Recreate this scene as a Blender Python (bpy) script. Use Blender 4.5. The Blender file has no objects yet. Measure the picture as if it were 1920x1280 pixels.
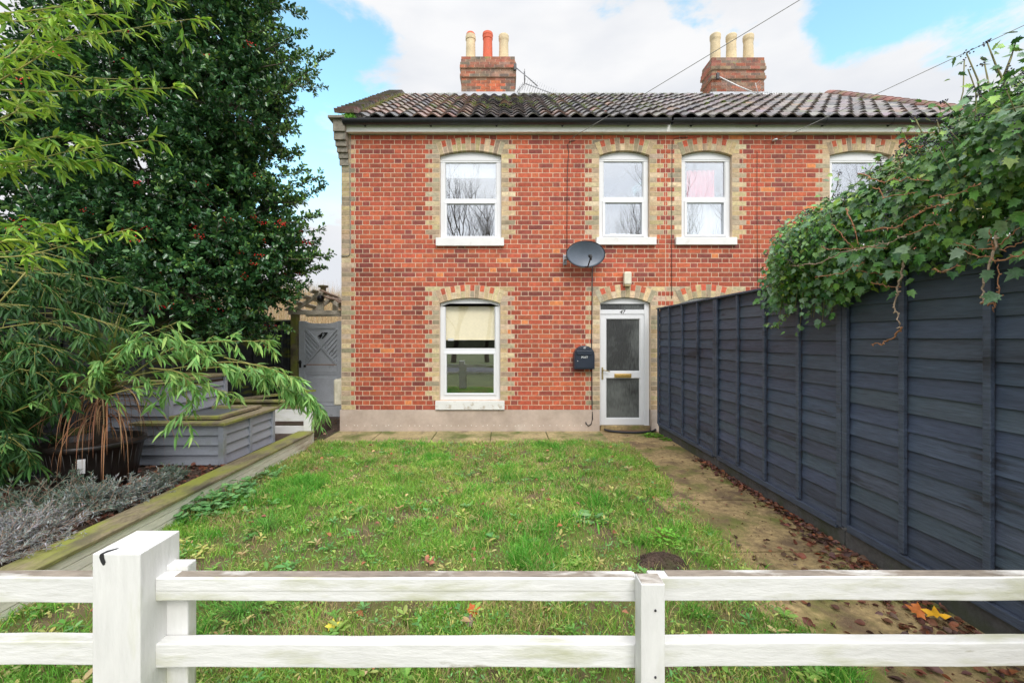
import bpy, math, random
import numpy as np
from mathutils import Vector, Matrix
R = math.radians
rng = np.random.default_rng(7)
rnd = random.Random(11)
scene = bpy.context.scene
COL = scene.collection

# ------------------------------------------------------------------ camera
FX, CX, CY, EYE, WY = 800.0, 945.0, 632.0, 1.5, 6.81   # focal length in photo pixels, vanishing point, eye height, facade distance
cam = bpy.data.objects.new('camera', bpy.data.cameras.new('camera'))
COL.objects.link(cam); scene.camera = cam
cam.location = (0, 0, EYE); cam.rotation_euler = (R(90), 0, 0)
cam.data.sensor_width = 36; cam.data.lens = 15.0
cam.data.shift_x = (960 - CX) / 1920; cam.data.shift_y = -(640 - CY) / 1920
cam.data.clip_start = 0.05; cam.data.clip_end = 2000

# ------------------------------------------------------------------ sky and sun
SUN_EL, SUN_AZ = R(42), R(166)          # azimuth clockwise from +Y: behind the camera
world = bpy.data.worlds.new('World'); scene.world = world; world.use_nodes = True
nt = world.node_tree; N = nt.nodes; L = nt.links; N.clear()
wout = N.new('ShaderNodeOutputWorld'); bg = N.new('ShaderNodeBackground'); bg.inputs['Strength'].default_value = 0.12
L.new(bg.outputs[0], wout.inputs[0])
sky = N.new('ShaderNodeTexSky'); sky.sky_type = 'NISHITA'; sky.sun_disc = False
sky.sun_elevation = SUN_EL; sky.sun_rotation = SUN_AZ; sky.air_density = 1.0; sky.dust_density = 0.6; sky.ozone_density = 2.0
tc = N.new('ShaderNodeTexCoord')
def wmath(op, a, b=None, c=None, clamp=False):
    n = N.new('ShaderNodeMath'); n.operation = op; n.use_clamp = clamp
    for i, v in enumerate((a, b, c)):
        if v is None: continue
        if isinstance(v, (int, float)): n.inputs[i].default_value = v
        else: L.new(v, n.inputs[i])
    return n.outputs[0]
nrm = N.new('ShaderNodeVectorMath'); nrm.operation = 'NORMALIZE'; L.new(tc.outputs['Generated'], nrm.inputs[0])
mp = N.new('ShaderNodeMapping'); mp.inputs['Scale'].default_value = (1, 1, 1.9); mp.inputs['Location'].default_value = (3.1, 1.7, 0.4)
L.new(nrm.outputs[0], mp.inputs[0])
cn = N.new('ShaderNodeTexNoise'); cn.inputs['Scale'].default_value = 6.0; cn.inputs['Detail'].default_value = 9; cn.inputs['Roughness'].default_value = 0.58
cn.inputs['Distortion'].default_value = 0.25
L.new(mp.outputs[0], cn.inputs['Vector'])
def skydir(px, py):
    return Vector(((px - CX) / FX, 1, (CY - py) / FX)).normalized()
def lobe(px, py, rad):                    # a soft opening in the cloud centred on one direction of the sky
    d = N.new('ShaderNodeVectorMath'); d.operation = 'DISTANCE'; d.inputs[1].default_value = skydir(px, py)
    L.new(nrm.outputs[0], d.inputs[0])
    return wmath('SUBTRACT', 1.0, wmath('DIVIDE', d.outputs['Value'], rad), clamp=True)
holes = None
for px, py, rad, amp in ((545, 20, .30, .27), (555, 235, .26, .27), (680, 100, .14, .20), (600, 320, .12, .14), (1590, 20, .11, .34), (1700, -25, .14, .32), (1880, -40, .15, .34), (1555, 100, .07, .24), (1130, 25, .09, .22), (1300, 50, .08, .22), (480, 330, .2, .30), (1380, 60, .07, .16)):
    v = wmath('MULTIPLY', lobe(px, py, rad), amp)
    holes = v if holes is None else wmath('ADD', holes, v)
dens = wmath('SUBTRACT', cn.outputs['Fac'], holes)
cr = N.new('ShaderNodeMapRange'); cr.interpolation_type = 'SMOOTHSTEP'
cr.inputs['From Min'].default_value = 0.15; cr.inputs['From Max'].default_value = 0.33
L.new(dens, cr.inputs['Value'])
cn2 = N.new('ShaderNodeTexNoise'); cn2.inputs['Scale'].default_value = 3.2; cn2.inputs['Detail'].default_value = 6; cn2.inputs['Roughness'].default_value = 0.5
mp2 = N.new('ShaderNodeMapping'); mp2.inputs['Scale'].default_value = (1, 1, 2.6); mp2.inputs['Location'].default_value = (9, 4, 2)
L.new(nrm.outputs[0], mp2.inputs[0]); L.new(mp2.outputs[0], cn2.inputs['Vector'])
cc = N.new('ShaderNodeValToRGB'); cc.color_ramp.elements[0].position = 0.36; cc.color_ramp.elements[1].position = 0.60
cc.color_ramp.elements[0].color = (4.6, 4.75, 5.05, 1); cc.color_ramp.elements[1].color = (5.5, 5.52, 5.6, 1)
L.new(cn2.outputs['Fac'], cc.inputs[0])
tint = N.new('ShaderNodeMix'); tint.data_type = 'RGBA'; tint.blend_type = 'MULTIPLY'; tint.inputs[0].default_value = 1
L.new(sky.outputs[0], tint.inputs[6]); tint.inputs[7].default_value = (2.35, 2.75, 2.15, 1)
mx = N.new('ShaderNodeMix'); mx.data_type = 'RGBA'
L.new(cr.outputs[0], mx.inputs[0]); L.new(tint.outputs[2], mx.inputs[6])
# cloud is brighter towards the veiled sun
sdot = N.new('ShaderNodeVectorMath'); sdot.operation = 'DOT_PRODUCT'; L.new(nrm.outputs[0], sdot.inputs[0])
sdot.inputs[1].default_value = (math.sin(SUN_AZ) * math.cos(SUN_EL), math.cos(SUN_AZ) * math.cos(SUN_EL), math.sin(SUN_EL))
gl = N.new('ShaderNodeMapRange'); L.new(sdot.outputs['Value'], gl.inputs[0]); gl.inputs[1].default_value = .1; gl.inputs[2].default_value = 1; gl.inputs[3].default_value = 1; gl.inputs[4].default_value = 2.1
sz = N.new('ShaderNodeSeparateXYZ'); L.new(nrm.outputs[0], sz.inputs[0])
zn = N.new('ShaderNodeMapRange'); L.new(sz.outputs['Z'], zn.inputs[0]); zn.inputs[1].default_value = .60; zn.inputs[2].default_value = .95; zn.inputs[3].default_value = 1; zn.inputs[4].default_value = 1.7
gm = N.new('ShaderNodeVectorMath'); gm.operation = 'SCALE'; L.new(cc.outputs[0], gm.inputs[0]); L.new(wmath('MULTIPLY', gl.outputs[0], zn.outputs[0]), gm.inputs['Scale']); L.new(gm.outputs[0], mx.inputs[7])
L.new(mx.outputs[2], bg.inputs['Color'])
sun = bpy.data.objects.new('sun', bpy.data.lights.new('sun', 'SUN')); COL.objects.link(sun)
sun.data.energy = 1.3; sun.data.angle = R(25); sun.data.color = (1, .955, .89)
sd = Vector((math.sin(SUN_AZ) * math.cos(SUN_EL), math.cos(SUN_AZ) * math.cos(SUN_EL), math.sin(SUN_EL)))
sun.rotation_euler = sd.to_track_quat('Z', 'Y').to_euler(); sun.location = (0, 0, 30)
scene.view_settings.view_transform = 'Standard'; scene.view_settings.look = 'None'
scene.view_settings.exposure = 0.55; scene.view_settings.gamma = 1
scene.render.engine = 'CYCLES'
scene.cycles.max_bounces = 8; scene.cycles.transparent_max_bounces = 12; scene.cycles.use_denoising = True

# ------------------------------------------------------------------ materials
def pmat(name, col=(.5, .5, .5), rough=.75, vary=.15, scale=6, detail=5, stretch=(1, 1, 1), col2=None, s2=2.0, lo=.5, hi=.65,
         bump=0.0, bscale=40, attr=False, spec=.5, metal=0.0, trans=0.0, fine=0.0, col3=None, s3=9, lo3=.58, hi3=.66, bdist=.01, coat=0, up=0.0):
    m = bpy.data.materials.new(name); m.use_nodes = True
    t = m.node_tree; n = t.nodes; l = t.links; n.clear()
    out = n.new('ShaderNodeOutputMaterial'); b = n.new('ShaderNodeBsdfPrincipled')
    b.inputs['Roughness'].default_value = rough; b.inputs['Metallic'].default_value = metal
    b.inputs['Specular IOR Level'].default_value = spec; b.inputs['Coat Weight'].default_value = coat
    co = n.new('ShaderNodeTexCoord'); ma = n.new('ShaderNodeMapping'); ma.inputs['Scale'].default_value = stretch
    l.new(co.outputs['Object'], ma.inputs[0])
    def noise(sc, det=5, vec=None):
        x = n.new('ShaderNodeTexNoise'); x.inputs['Scale'].default_value = sc; x.inputs['Detail'].default_value = det
        x.inputs['Roughness'].default_value = .6
        l.new(ma.outputs[0] if vec is None else vec, x.inputs['Vector']); return x.outputs['Fac']
    def rng_(v, a, b_, c, d):
        x = n.new('ShaderNodeMapRange'); l.new(v, x.inputs[0])
        for i, q in enumerate((a, b_, c, d)): x.inputs[i + 1].default_value = q
        return x.outputs[0]
    if attr:
        a = n.new('ShaderNodeAttribute'); a.attribute_name = 'Col'; c = a.outputs['Color']
    else:
        a = n.new('ShaderNodeRGB'); a.outputs[0].default_value = (*col, 1); c = a.outputs[0]
    def mix(mode, f, x, y):
        q = n.new('ShaderNodeMix'); q.data_type = 'RGBA'; q.blend_type = mode
        if isinstance(f, (int, float)): q.inputs[0].default_value = f
        else: l.new(f, q.inputs[0])
        l.new(x, q.inputs[6])
        if isinstance(y, tuple): q.inputs[7].default_value = (*y, 1)
        else: l.new(y, q.inputs[7])
        return q.outputs[2]
    if vary:
        v = rng_(noise(scale, detail), .3, .7, 1 - vary, 1 + vary)
        c = mix('MULTIPLY', 1.0, c, v)
    if fine:
        v = rng_(noise(scale * 9, 3), .3, .7, 1 - fine, 1 + fine); c = mix('MULTIPLY', 1.0, c, v)
    if col2: 
        f = rng_(noise(s2, 8), lo, hi, 0, 1)
        if up:
            g = n.new('ShaderNodeNewGeometry'); sp = n.new('ShaderNodeSeparateXYZ'); l.new(g.outputs['Normal'], sp.inputs[0])
            u = rng_(sp.outputs['Z'], .2, .9, 1 - up, 1)
            mm = n.new('ShaderNodeMath'); mm.operation = 'MULTIPLY'; l.new(f, mm.inputs[0]); l.new(u, mm.inputs[1]); f = mm.outputs[0]
        c = mix('MIX', f, c, col2)
    if col3: c = mix('MIX', rng_(noise(s3, 6), lo3, hi3, 0, 1), c, col3)
    l.new(c, b.inputs['Base Color'])
    if bump:
        bp = n.new('ShaderNodeBump'); bp.inputs['Strength'].default_value = bump; bp.inputs['Distance'].default_value = bdist
        l.new(noise(bscale, 5), bp.inputs['Height']); l.new(bp.outputs[0], b.inputs['Normal'])
    if trans:
        tr = n.new('ShaderNodeBsdfTranslucent'); l.new(c, tr.inputs[0]); ms = n.new('ShaderNodeMixShader'); ms.inputs[0].default_value = trans
        l.new(b.outputs[0], ms.inputs[1]); l.new(tr.outputs[0], ms.inputs[2]); l.new(ms.outputs[0], out.inputs[0])
    else: l.new(b.outputs[0], out.inputs[0])
    return m

def glass_mat(name, refl, tint=(.8, .84, .84), rough=.0):
    m = bpy.data.materials.new(name); m.use_nodes = True
    t = m.node_tree; n = t.nodes; l = t.links; n.clear()
    out = n.new('ShaderNodeOutputMaterial'); g = n.new('ShaderNodeBsdfGlossy'); g.inputs['Roughness'].default_value = rough
    g.inputs['Color'].default_value = (.93, .96, 1, 1)
    tr = n.new('ShaderNodeBsdfTransparent'); tr.inputs[0].default_value = (*tint, 1)
    co = n.new('ShaderNodeTexCoord'); no = n.new('ShaderNodeTexNoise'); no.inputs['Scale'].default_value = 2.2; no.inputs['Detail'].default_value = 1
    l.new(co.outputs['Object'], no.inputs['Vector'])
    bp = n.new('ShaderNodeBump'); bp.inputs['Strength'].default_value = .10; bp.inputs['Distance'].default_value = .01
    l.new(no.outputs['Fac'], bp.inputs['Height']); l.new(bp.outputs[0], g.inputs['Normal'])
    ms = n.new('ShaderNodeMixShader'); ms.inputs[0].default_value = refl
    l.new(tr.outputs[0], ms.inputs[1]); l.new(g.outputs[0], ms.inputs[2]); l.new(ms.outputs[0], out.inputs[0])
    return m

M = dict(
    brick=pmat('brick', attr=True, rough=.85, vary=.26, scale=20, detail=8, fine=.26, col2=(.16, .06, .042), s2=9, lo=.62, hi=.80, bump=.5, bscale=60, bdist=.004),
    mortar=pmat('mortar', (.62, .48, .35), .9, .18, 9, fine=.1, bump=.3, bscale=90),
    chimbrick=pmat('weathered_brick', attr=True, rough=.9, vary=.28, scale=9, fine=.2, col2=(.10, .09, .075), s2=4, lo=.5, hi=.7, bump=.5, bscale=50, col3=(.30, .32, .06), s3=3.4, lo3=.66, hi3=.72),
    sidebrick=pmat('side_brick', (.45, .34, .23), .9, .3, 12),
    render=pmat('plinth_render', (.47, .38, .32), .9, .14, 2.2, fine=.06, col2=(.34, .27, .21), s2=1.6, lo=.5, hi=.75, bump=.25, bscale=70, col3=(.60, .53, .47), s3=1.1, lo3=.55, hi3=.72),
    upvc=pmat('white_plastic', (.70, .71, .73), .3, .03, 3, col2=(.66, .65, .61), s2=5, lo=.62, hi=.8),
    sill=pmat('painted_sill', (.70, .70, .69), .55, .05, 5, col2=(.55, .52, .46), s2=7, lo=.6, hi=.75, bump=.2, bscale=60),
    dsill=pmat('flaking_sill', (.70, .70, .68), .6, .06, 5, col2=(.47, .42, .35), s2=9, lo=.56, hi=.66, bump=.6, bscale=50),
    fascia=pmat('fascia_board', (.92, .92, .90), .5, .05, 2, col2=(.55, .55, .49), s2=3, lo=.55, hi=.85),
    gutter=pmat('gutter_plastic', (.018, .02, .026), .35, .2, 5),
    glassU=glass_mat('window_glass', .32, (.9, .92, .93)), glassL=glass_mat('ground_window_glass', .30, (.93, .95, .93)), glassB=glass_mat('clear_glass', .03, (.97, .97, .97)),
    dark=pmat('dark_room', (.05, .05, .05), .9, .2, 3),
    blind=pmat('cream_blind', (.80, .72, .50), .8, .04, 30, detail=2, bump=.2, bscale=200),
    curtain=pmat('pink_curtain', (.92, .07, .12), .8, .1, 8),
    netting=pmat('white_curtain', (.85, .86, .87), .9, .05, 8),
    tile=pmat('pantile', attr=True, rough=.36, vary=.35, scale=5, fine=.35, col2=(.20, .185, .175), s2=10, lo=.50, hi=.70, bump=.6, bscale=45, spec=.6, col3=(.13, .17, .03), s3=2.6, lo3=.60, hi3=.70),
    coping=pmat('coping_tile', attr=True, rough=.7, vary=.3, scale=8, fine=.25, col2=(.13, .14, .045), s2=5, lo=.52, hi=.64, bump=.5),
    ridge=pmat('ridge_tile', (.22, .22, .225), .6, .25, 5, fine=.2, col2=(.16, .19, .05), s2=3, lo=.55, hi=.66),
    lead=pmat('lead_flashing', (.42, .44, .48), .45, .15, 5, spec=.6),
    stone=pmat('weathered_stone', (.30, .27, .22), .9, .3, 9, fine=.2, col2=(.10, .10, .09), s2=5, lo=.5, hi=.7, bump=.4),
    buffpot=pmat('buff_clay', (.60, .49, .31), .8, .16, 5, fine=.1, col2=(.33, .29, .2), s2=4, lo=.55, hi=.75),
    redpot=pmat('red_clay', (.60, .12, .06), .75, .15, 5, fine=.1, col2=(.3, .12, .08), s2=5, lo=.55, hi=.75),
    metal=pmat('dull_metal', (.34, .35, .37), .4, .15, 8, metal=.7),
    palemetal=pmat('pale_metal', (.68, .68, .67), .4, .1, 8, metal=.3),
    dish=pmat('dish_paint', (.105, .13, .17), .42, .10, 3, fine=.05),
    blackp=pmat('black_plastic', (.02, .02, .023), .4, .2, 6),
    cable=pmat('cable', (.035, .033, .033), .6, .2, 6),
    greycable=pmat('grey_cable', (.22, .22, .21), .6, .2, 6),
    mailbox=pmat('mailbox_paint', (.020, .028, .045), .32, .15, 5),
    lettering=pmat('pale_lettering', (.72, .74, .75), .5, .05, 5),
    inkblack=pmat('black_numerals', (.012, .012, .014), .4, .05, 5),
    lampglass=pmat('lamp_diffuser', (.62, .58, .46), .35, .12, 14, col2=(.4, .36, .24), s2=9, lo=.5, hi=.8),
    brass=pmat('brass', (.62, .42, .13), .35, .2, 30, metal=.75),
    gold=pmat('aged_brass', (.40, .32, .17), .4, .2, 30, metal=.6),
    obscure=None,
    screw=pmat('screw_cap', (.8, .8, .76), .5, .05, 5),
    bluefence=pmat('blue_black_fence', (.060, .080, .122), .58, .16, 5, stretch=(1, .22, 1.6), fine=.22, bump=.7, bscale=30, col2=(.022, .027, .040), s2=3.1, lo=.56, hi=.70, col3=(.035, .042, .06), s3=8, lo3=.60, hi3=.68),
    fenceboard=pmat('blue_black_board', attr=True, rough=.58, vary=.16, scale=5, stretch=(1, .22, 1.6), fine=.18, bump=.6, bscale=30, col2=(.022, .027, .040), s2=3.1, lo=.58, hi=.72, col3=(.035, .042, .06), s3=8, lo3=.61, hi3=.68),
    concrete=pmat('gravel_board', (.085, .085, .085), .9, .25, 4, fine=.2, bump=.3, col2=(.05, .065, .03), s2=3, lo=.5, hi=.7),
    darkfence=pmat('dark_old_fence', (.030, .034, .038), .8, .25, 5, stretch=(.4, .4, 2), fine=.2, col2=(.12, .14, .02), s2=3.5, lo=.52, hi=.62, bump=.5),
    greywood=pmat('grey_painted_wood', (.29, .31, .36), .6, .06, 5, fine=.05, col2=(.16, .18, .08), s2=1.8, lo=.62, hi=.8, bump=.12, bscale=50),
    gatewood=pmat('grey_gate_paint', (.47, .50, .55), .6, .10, 6, fine=.06, col2=(.12, .12, .11), s2=5, lo=.62, hi=.8, bump=.2),
    mosswood=pmat('mossy_wood', (.20, .165, .10), .85, .28, 7, stretch=(1, .4, 1), fine=.30, col2=(.24, .26, .045), s2=3.8, lo=.45, hi=.62, bump=.6, bscale=30, col3=(.10, .085, .06), s3=4, lo3=.56, hi3=.7),
    oldwood=pmat('weathered_timber', (.62, .56, .47), .85, .2, 6, stretch=(1, .4, 1), fine=.2, bump=.5, col2=(.16, .12, .09), s2=3, lo=.5, hi=.7),
    brownwood=pmat('brown_timber', (.34, .23, .17), .8, .2, 6, fine=.2, bump=.4),
    whitewood=pmat('white_fence_paint', (.68, .68, .665), .55, .07, 3, stretch=(.35, 1, 1.5), fine=.05, col2=(.42, .43, .26), s2=6.5, lo=.50, hi=.72, bump=.7, bscale=26, bdist=.005, col3=(.30, .28, .21), s3=9, lo3=.66, hi3=.73, up=0),
    whitepost=pmat('white_post_paint', (.68, .68, .665), .55, .06, 3, stretch=(1.3, 1.3, .3), fine=.05, col2=(.46, .47, .30), s2=4.6, lo=.52, hi=.78, bump=.7, bscale=26, bdist=.005, col3=(.30, .28, .21), s3=7, lo3=.67, hi3=.73),
    whitewall=pmat('dirty_white_boards', (.80, .76, .67), .7, .10, 5, stretch=(1, .5, 2), fine=.08, col2=(.42, .33, .24), s2=2.2, lo=.53, hi=.70, bump=.4),
    topwood=pmat('bare_rail_top', (.26, .22, .18), .5, .2, 8, stretch=(.3, 1, 1), fine=.2, col2=(.66, .65, .62), s2=9, lo=.50, hi=.62, bump=.4),
    slate=pmat('pond_slate', (.09, .10, .105), .35, .2, 6),
    barrel=pmat('black_tub', (.014, .011, .010), .38, .25, 6, stretch=(3, 3, 1)),
    paper=pmat('paper_tag', (.78, .78, .8), .6, .05, 9),
    soil=pmat('soil', (.075, .048, .034), .95, .35, 9, fine=.3, bump=.9, bscale=40, bdist=.03, col2=(.06, .07, .02), s2=2, lo=.55, hi=.7),
    lawnsoil=pmat('lawn_soil', (.14, .10, .055), .95, .35, 7, fine=.3, bump=.9, bscale=40, bdist=.02, col2=(.13, .15, .03), s2=4.4, lo=.42, hi=.58),
    paving=pmat('mossy_paving', (.36, .29, .15), .9, .20, 3, fine=.25, bump=.6, bscale=90, col2=(.10, .13, .025), s2=1.9, lo=.46, hi=.64, col3=(.16, .12, .075), s3=3.6, lo3=.56, hi3=.7),
    path=pmat('path_concrete', (.36, .265, .125), .9, .28, 2.4, fine=.38, bump=.9, bscale=110, col2=(.15, .17, .035), s2=2.2, lo=.48, hi=.62, col3=(.17, .115, .065), s3=3.1, lo3=.50, hi3=.66),
    joint=pmat('joint_moss', (.09, .10, .025), .95, .3, 9),
    tarmac=pmat('tarmac', (.10, .10, .10), .9, .15, 5, fine=.2),
    ground=pmat('ground', (.10, .12, .035), .95, .3, .6, fine=.3),
    bank=pmat('dry_bank', (.30, .22, .12), .95, .3, 1.2, fine=.3, col2=(.12, .13, .05), s2=.6, lo=.5, hi=.65),
    straw=pmat('dry_stalks', attr=True, rough=.8, vary=.2, scale=3, trans=.2),
    grass=pmat('grass_blades', attr=True, rough=.55, vary=.22, scale=1.6, trans=.35, spec=.3),
    leaf=pmat('leaf_matt', attr=True, rough=.5, vary=.15, scale=5, trans=.30, spec=.35),
    glossleaf=pmat('leaf_glossy', attr=True, rough=.20, vary=.15, scale=3, trans=.10, spec=.55),
    ivyleaf=pmat('ivy_leaf', attr=True, rough=.27, vary=.3, scale=40, trans=.14, spec=.5, bump=.3, bscale=60),
    litter=pmat('dead_leaf', attr=True, rough=.55, vary=.25, scale=20, spec=.4),
    bark=pmat('bark', (.15, .12, .09), .9, .25, 12, bump=.7, bscale=30),
    palebark=pmat('pale_bark', (.40, .30, .22), .85, .25, 20, bump=.5),
    cane=pmat('bamboo_cane', (.30, .28, .07), .5, .2, 8),
    stemgreen=pmat('green_stem', (.20, .19, .08), .7, .2, 20),
    berry=pmat('red_berry', (.55, .015, .012), .25, .1, 5),
    darkberry=pmat('dark_berry', (.025, .02, .04), .45, .2, 5),
    deadstrap=pmat('dead_strap_leaf', attr=True, rough=.7, vary=.15, scale=6, trans=.2),
    coir=pmat('coir_mat', (.17, .095, .05), .95, .3, 20, fine=.3, bump=.9, bscale=120),
    rubber=pmat('rubber', (.02, .02, .024), .6, .2, 9),
)
# obscured door glass: dark, streaked with vertical ripples
def obscure():
    m = bpy.data.materials.new('obscure_glass'); m.use_nodes = True; t = m.node_tree; n = t.nodes; l = t.links
    b = n['Principled BSDF']; b.inputs['Roughness'].default_value = .22
    co = n.new('ShaderNodeTexCoord'); ma = n.new('ShaderNodeMapping'); ma.inputs['Scale'].default_value = (30, 1, 7); l.new(co.outputs['Object'], ma.inputs[0])
    no = n.new('ShaderNodeTexNoise'); no.inputs['Scale'].default_value = 1.6; no.inputs['Detail'].default_value = 4; l.new(ma.outputs[0], no.inputs['Vector'])
    n2 = n.new('ShaderNodeTexNoise'); n2.inputs['Scale'].default_value = 1.9; n2.inputs['Detail'].default_value = 3; l.new(co.outputs['Object'], n2.inputs['Vector'])
    cr_ = n.new('ShaderNodeValToRGB'); e = cr_.color_ramp.elements; e[0].color = (.045, .047, .047, 1); e[1].color = (.13, .14, .135, 1); e[0].position = .42; e[1].position = .68
    ad = n.new('ShaderNodeMath'); ad.operation = 'MULTIPLY_ADD'; l.new(no.outputs['Fac'], ad.inputs[0]); ad.inputs[1].default_value = .35; l.new(n2.outputs['Fac'], ad.inputs[2])
    sb = n.new('ShaderNodeMath'); sb.operation = 'SUBTRACT'; l.new(ad.outputs[0], sb.inputs[0]); sb.inputs[1].default_value = .16
    l.new(sb.outputs[0], cr_.inputs[0]); l.new(cr_.outputs[0], b.inputs['Base Color'])
    bp = n.new('ShaderNodeBump'); bp.inputs['Strength'].default_value = .8; bp.inputs['Distance'].default_value = .01; l.new(no.outputs['Fac'], bp.inputs['Height']); l.new(bp.outputs[0], b.inputs['Normal'])
    return m
M['obscure'] = obscure()

# ------------------------------------------------------------------ mesh helpers
class MB:
    def __init__(s): s.v = []; s.f = []; s.c = []; s.sm = []
    def add(s, vs, fs, col=None, smooth=False):
        k = len(s.v); s.v += [tuple(p) for p in vs]
        for f in fs: s.f.append(tuple(k + i for i in f)); s.c.append(col or (.5, .5, .5)); s.sm.append(smooth)
    def box(s, x0, x1, y0, y1, z0, z1, col=None, skip=()):
        vs = [(x0, y0, z0), (x1, y0, z0), (x1, y1, z0), (x0, y1, z0), (x0, y0, z1), (x1, y0, z1), (x1, y1, z1), (x0, y1, z1)]
        fs = dict(bot=(3, 2, 1, 0), top=(4, 5, 6, 7), front=(0, 1, 5, 4), right=(1, 2, 6, 5), back=(2, 3, 7, 6), left=(3, 0, 4, 7))
        s.add(vs, [f for k, f in fs.items() if k not in skip], col)
    def prism(s, poly, y0, y1, col=None, axis='y', caps=True):        # polygon in XZ (counter-clockwise seen from -Y) extruded in Y
        n = len(poly)
        if axis == 'y': vs = [(x, y0, z) for x, z in poly] + [(x, y1, z) for x, z in poly]
        elif axis == 'x': vs = [(y0, a, z) for a, z in poly] + [(y1, a, z) for a, z in poly]
        else: vs = [(a, b, y0) for a, b in poly] + [(a, b, y1) for a, b in poly]
        fs = [tuple(range(n)), tuple(range(2 * n - 1, n - 1, -1))] if caps else []
        fs += [(i, i + n, (i + 1) % n + n, (i + 1) % n) for i in range(n)]
        s.add(vs, fs, col)
    def tube(s, pts, r, n=6, col=None, r2=None, cap=True):
        pts = [Vector(p) for p in pts]; k = len(pts)
        rs = [r + ((r2 if r2 is not None else r) - r) * i / (k - 1) for i in range(k)]
        vs = []; up = Vector((0, 0, 1))
        for i, p in enumerate(pts):
            d = (pts[min(i + 1, k - 1)] - pts[max(i - 1, 0)]).normalized()
            a = d.cross(up if abs(d.z) < .95 else Vector((1, 0, 0))).normalized(); b = a.cross(d)
            for j in range(n):
                t = 2 * math.pi * j / n; vs.append(p + (a * math.cos(t) + b * math.sin(t)) * rs[i])
        fs = [(i * n + j, i * n + (j + 1) % n, (i + 1) * n + (j + 1) % n, (i + 1) * n + j) for i in range(k - 1) for j in range(n)]
        if cap: fs += [tuple(range(n - 1, -1, -1)), tuple((k - 1) * n + j for j in range(n))]
        s.add(vs, fs, col, True)
    def lathe(s, prof, c=(0, 0, 0), n=24, col=None, smooth=True):
        vs = []; k = len(prof)
        for r, z in prof:
            for j in range(n):
                t = 2 * math.pi * j / n; vs.append((c[0] + r * math.cos(t), c[1] + r * math.sin(t), c[2] + z))
        fs = [(i * n + j, i * n + (j + 1) % n, (i + 1) * n + (j + 1) % n, (i + 1) * n + j) for i in range(k - 1) for j in range(n)]
        s.add(vs, fs, col, smooth)
    def sphere(s, c, r, n=8, col=None, sq=1):
        s.lathe([(max(1e-4, r * math.sin(math.pi * i / n)), -r * sq * math.cos(math.pi * i / n)) for i in range(n + 1)], c, n + 2, col)
    def build(s, name, mat, parent=None, bevel=0, seg=2):
        me = bpy.data.meshes.new(name); me.from_pydata(s.v, [], s.f); me.update()
        a = me.attributes.new('Col', 'FLOAT_COLOR', 'FACE')
        arr = np.ones((len(s.f), 4), dtype=np.float32)
        if s.f: arr[:, :3] = np.array(s.c, dtype=np.float32)
        a.data.foreach_set('color', arr.ravel()); me.polygons.foreach_set('use_smooth', s.sm)
        return link(name, me, mat, parent, bevel, seg)
def link(name, me, mat, parent=None, bevel=0, seg=2):
    o = bpy.data.objects.new(name, me); COL.objects.link(o)
    me.materials.append(M[mat] if isinstance(mat, str) else mat)
    if parent is not None: o.parent = parent; o.matrix_parent_inverse = Matrix.Translation(parent.matrix_basis.translation).inverted()
    if bevel:
        b = o.modifiers.new('bevel', 'BEVEL'); b.width = bevel; b.segments = seg; b.limit_method = 'ANGLE'; b.angle_limit = R(40)
    return o
def tag(o, label=None, cat=None, group=None, kind=None):
    if label: o['label'] = label
    if cat: o['category'] = cat
    if group: o['group'] = group
    if kind: o['kind'] = kind
    return o
def thing(name, label, cat, loc=(0, 0, 0), group=None):
    o = bpy.data.objects.new(name, None); COL.objects.link(o); o.location = loc; o.empty_display_size = .1
    return tag(o, label, cat, group)
def struct(o): o['kind'] = 'structure'; return o
def inst(name, mat, tv, tf, pos, fr, sc, cols, parent=None, smooth=True):
    """many small faces placed at once. tv (n,3) template, tf list of faces of equal size, fr (k,3,3) columns = local axes, sc (k,3)"""
    tv = np.asarray(tv, float); tf = np.asarray(tf); k = len(pos); n = len(tv)
    v = tv[None] * np.asarray(sc)[:, None, :]
    v = np.einsum('kij,knj->kni', fr, v) + np.asarray(pos)[:, None, :]
    f = (tf[None] + (np.arange(k) * n)[:, None, None]).reshape(-1, tf.shape[1])
    return rawmesh(name, mat, v.reshape(-1, 3), f, np.repeat(np.asarray(cols), len(tf), axis=0), parent, smooth)
def rawmesh(name, mat, v, f, fc, parent=None, smooth=True):
    me = bpy.data.meshes.new(name); nf, w = f.shape
    me.vertices.add(len(v)); me.vertices.foreach_set('co', np.ascontiguousarray(v, dtype=np.float32).ravel())
    me.loops.add(nf * w); me.loops.foreach_set('vertex_index', f.astype(np.int32).ravel())
    me.polygons.add(nf); me.polygons.foreach_set('loop_start', (np.arange(nf) * w).astype(np.int32))
    me.polygons.foreach_set('use_smooth', np.full(nf, smooth))
    me.update(calc_edges=True)
    a = me.attributes.new('Col', 'FLOAT_COLOR', 'FACE')
    c = np.ones((nf, 4), np.float32); c[:, :3] = fc; a.data.foreach_set('color', c.ravel())
    return link(name, me, mat, parent)
def frames(d, up, jit=0.0):
    """columns x (side), y (along d), z (normal near up)"""
    d = d / np.linalg.norm(d, axis=1, keepdims=True); up = up + rng.normal(0, jit, up.shape) if jit else up
    x = np.cross(d, up); x /= np.linalg.norm(x, axis=1, keepdims=True) + 1e-9; z = np.cross(x, d)
    return np.stack([x, d, z], axis=2)
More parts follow.
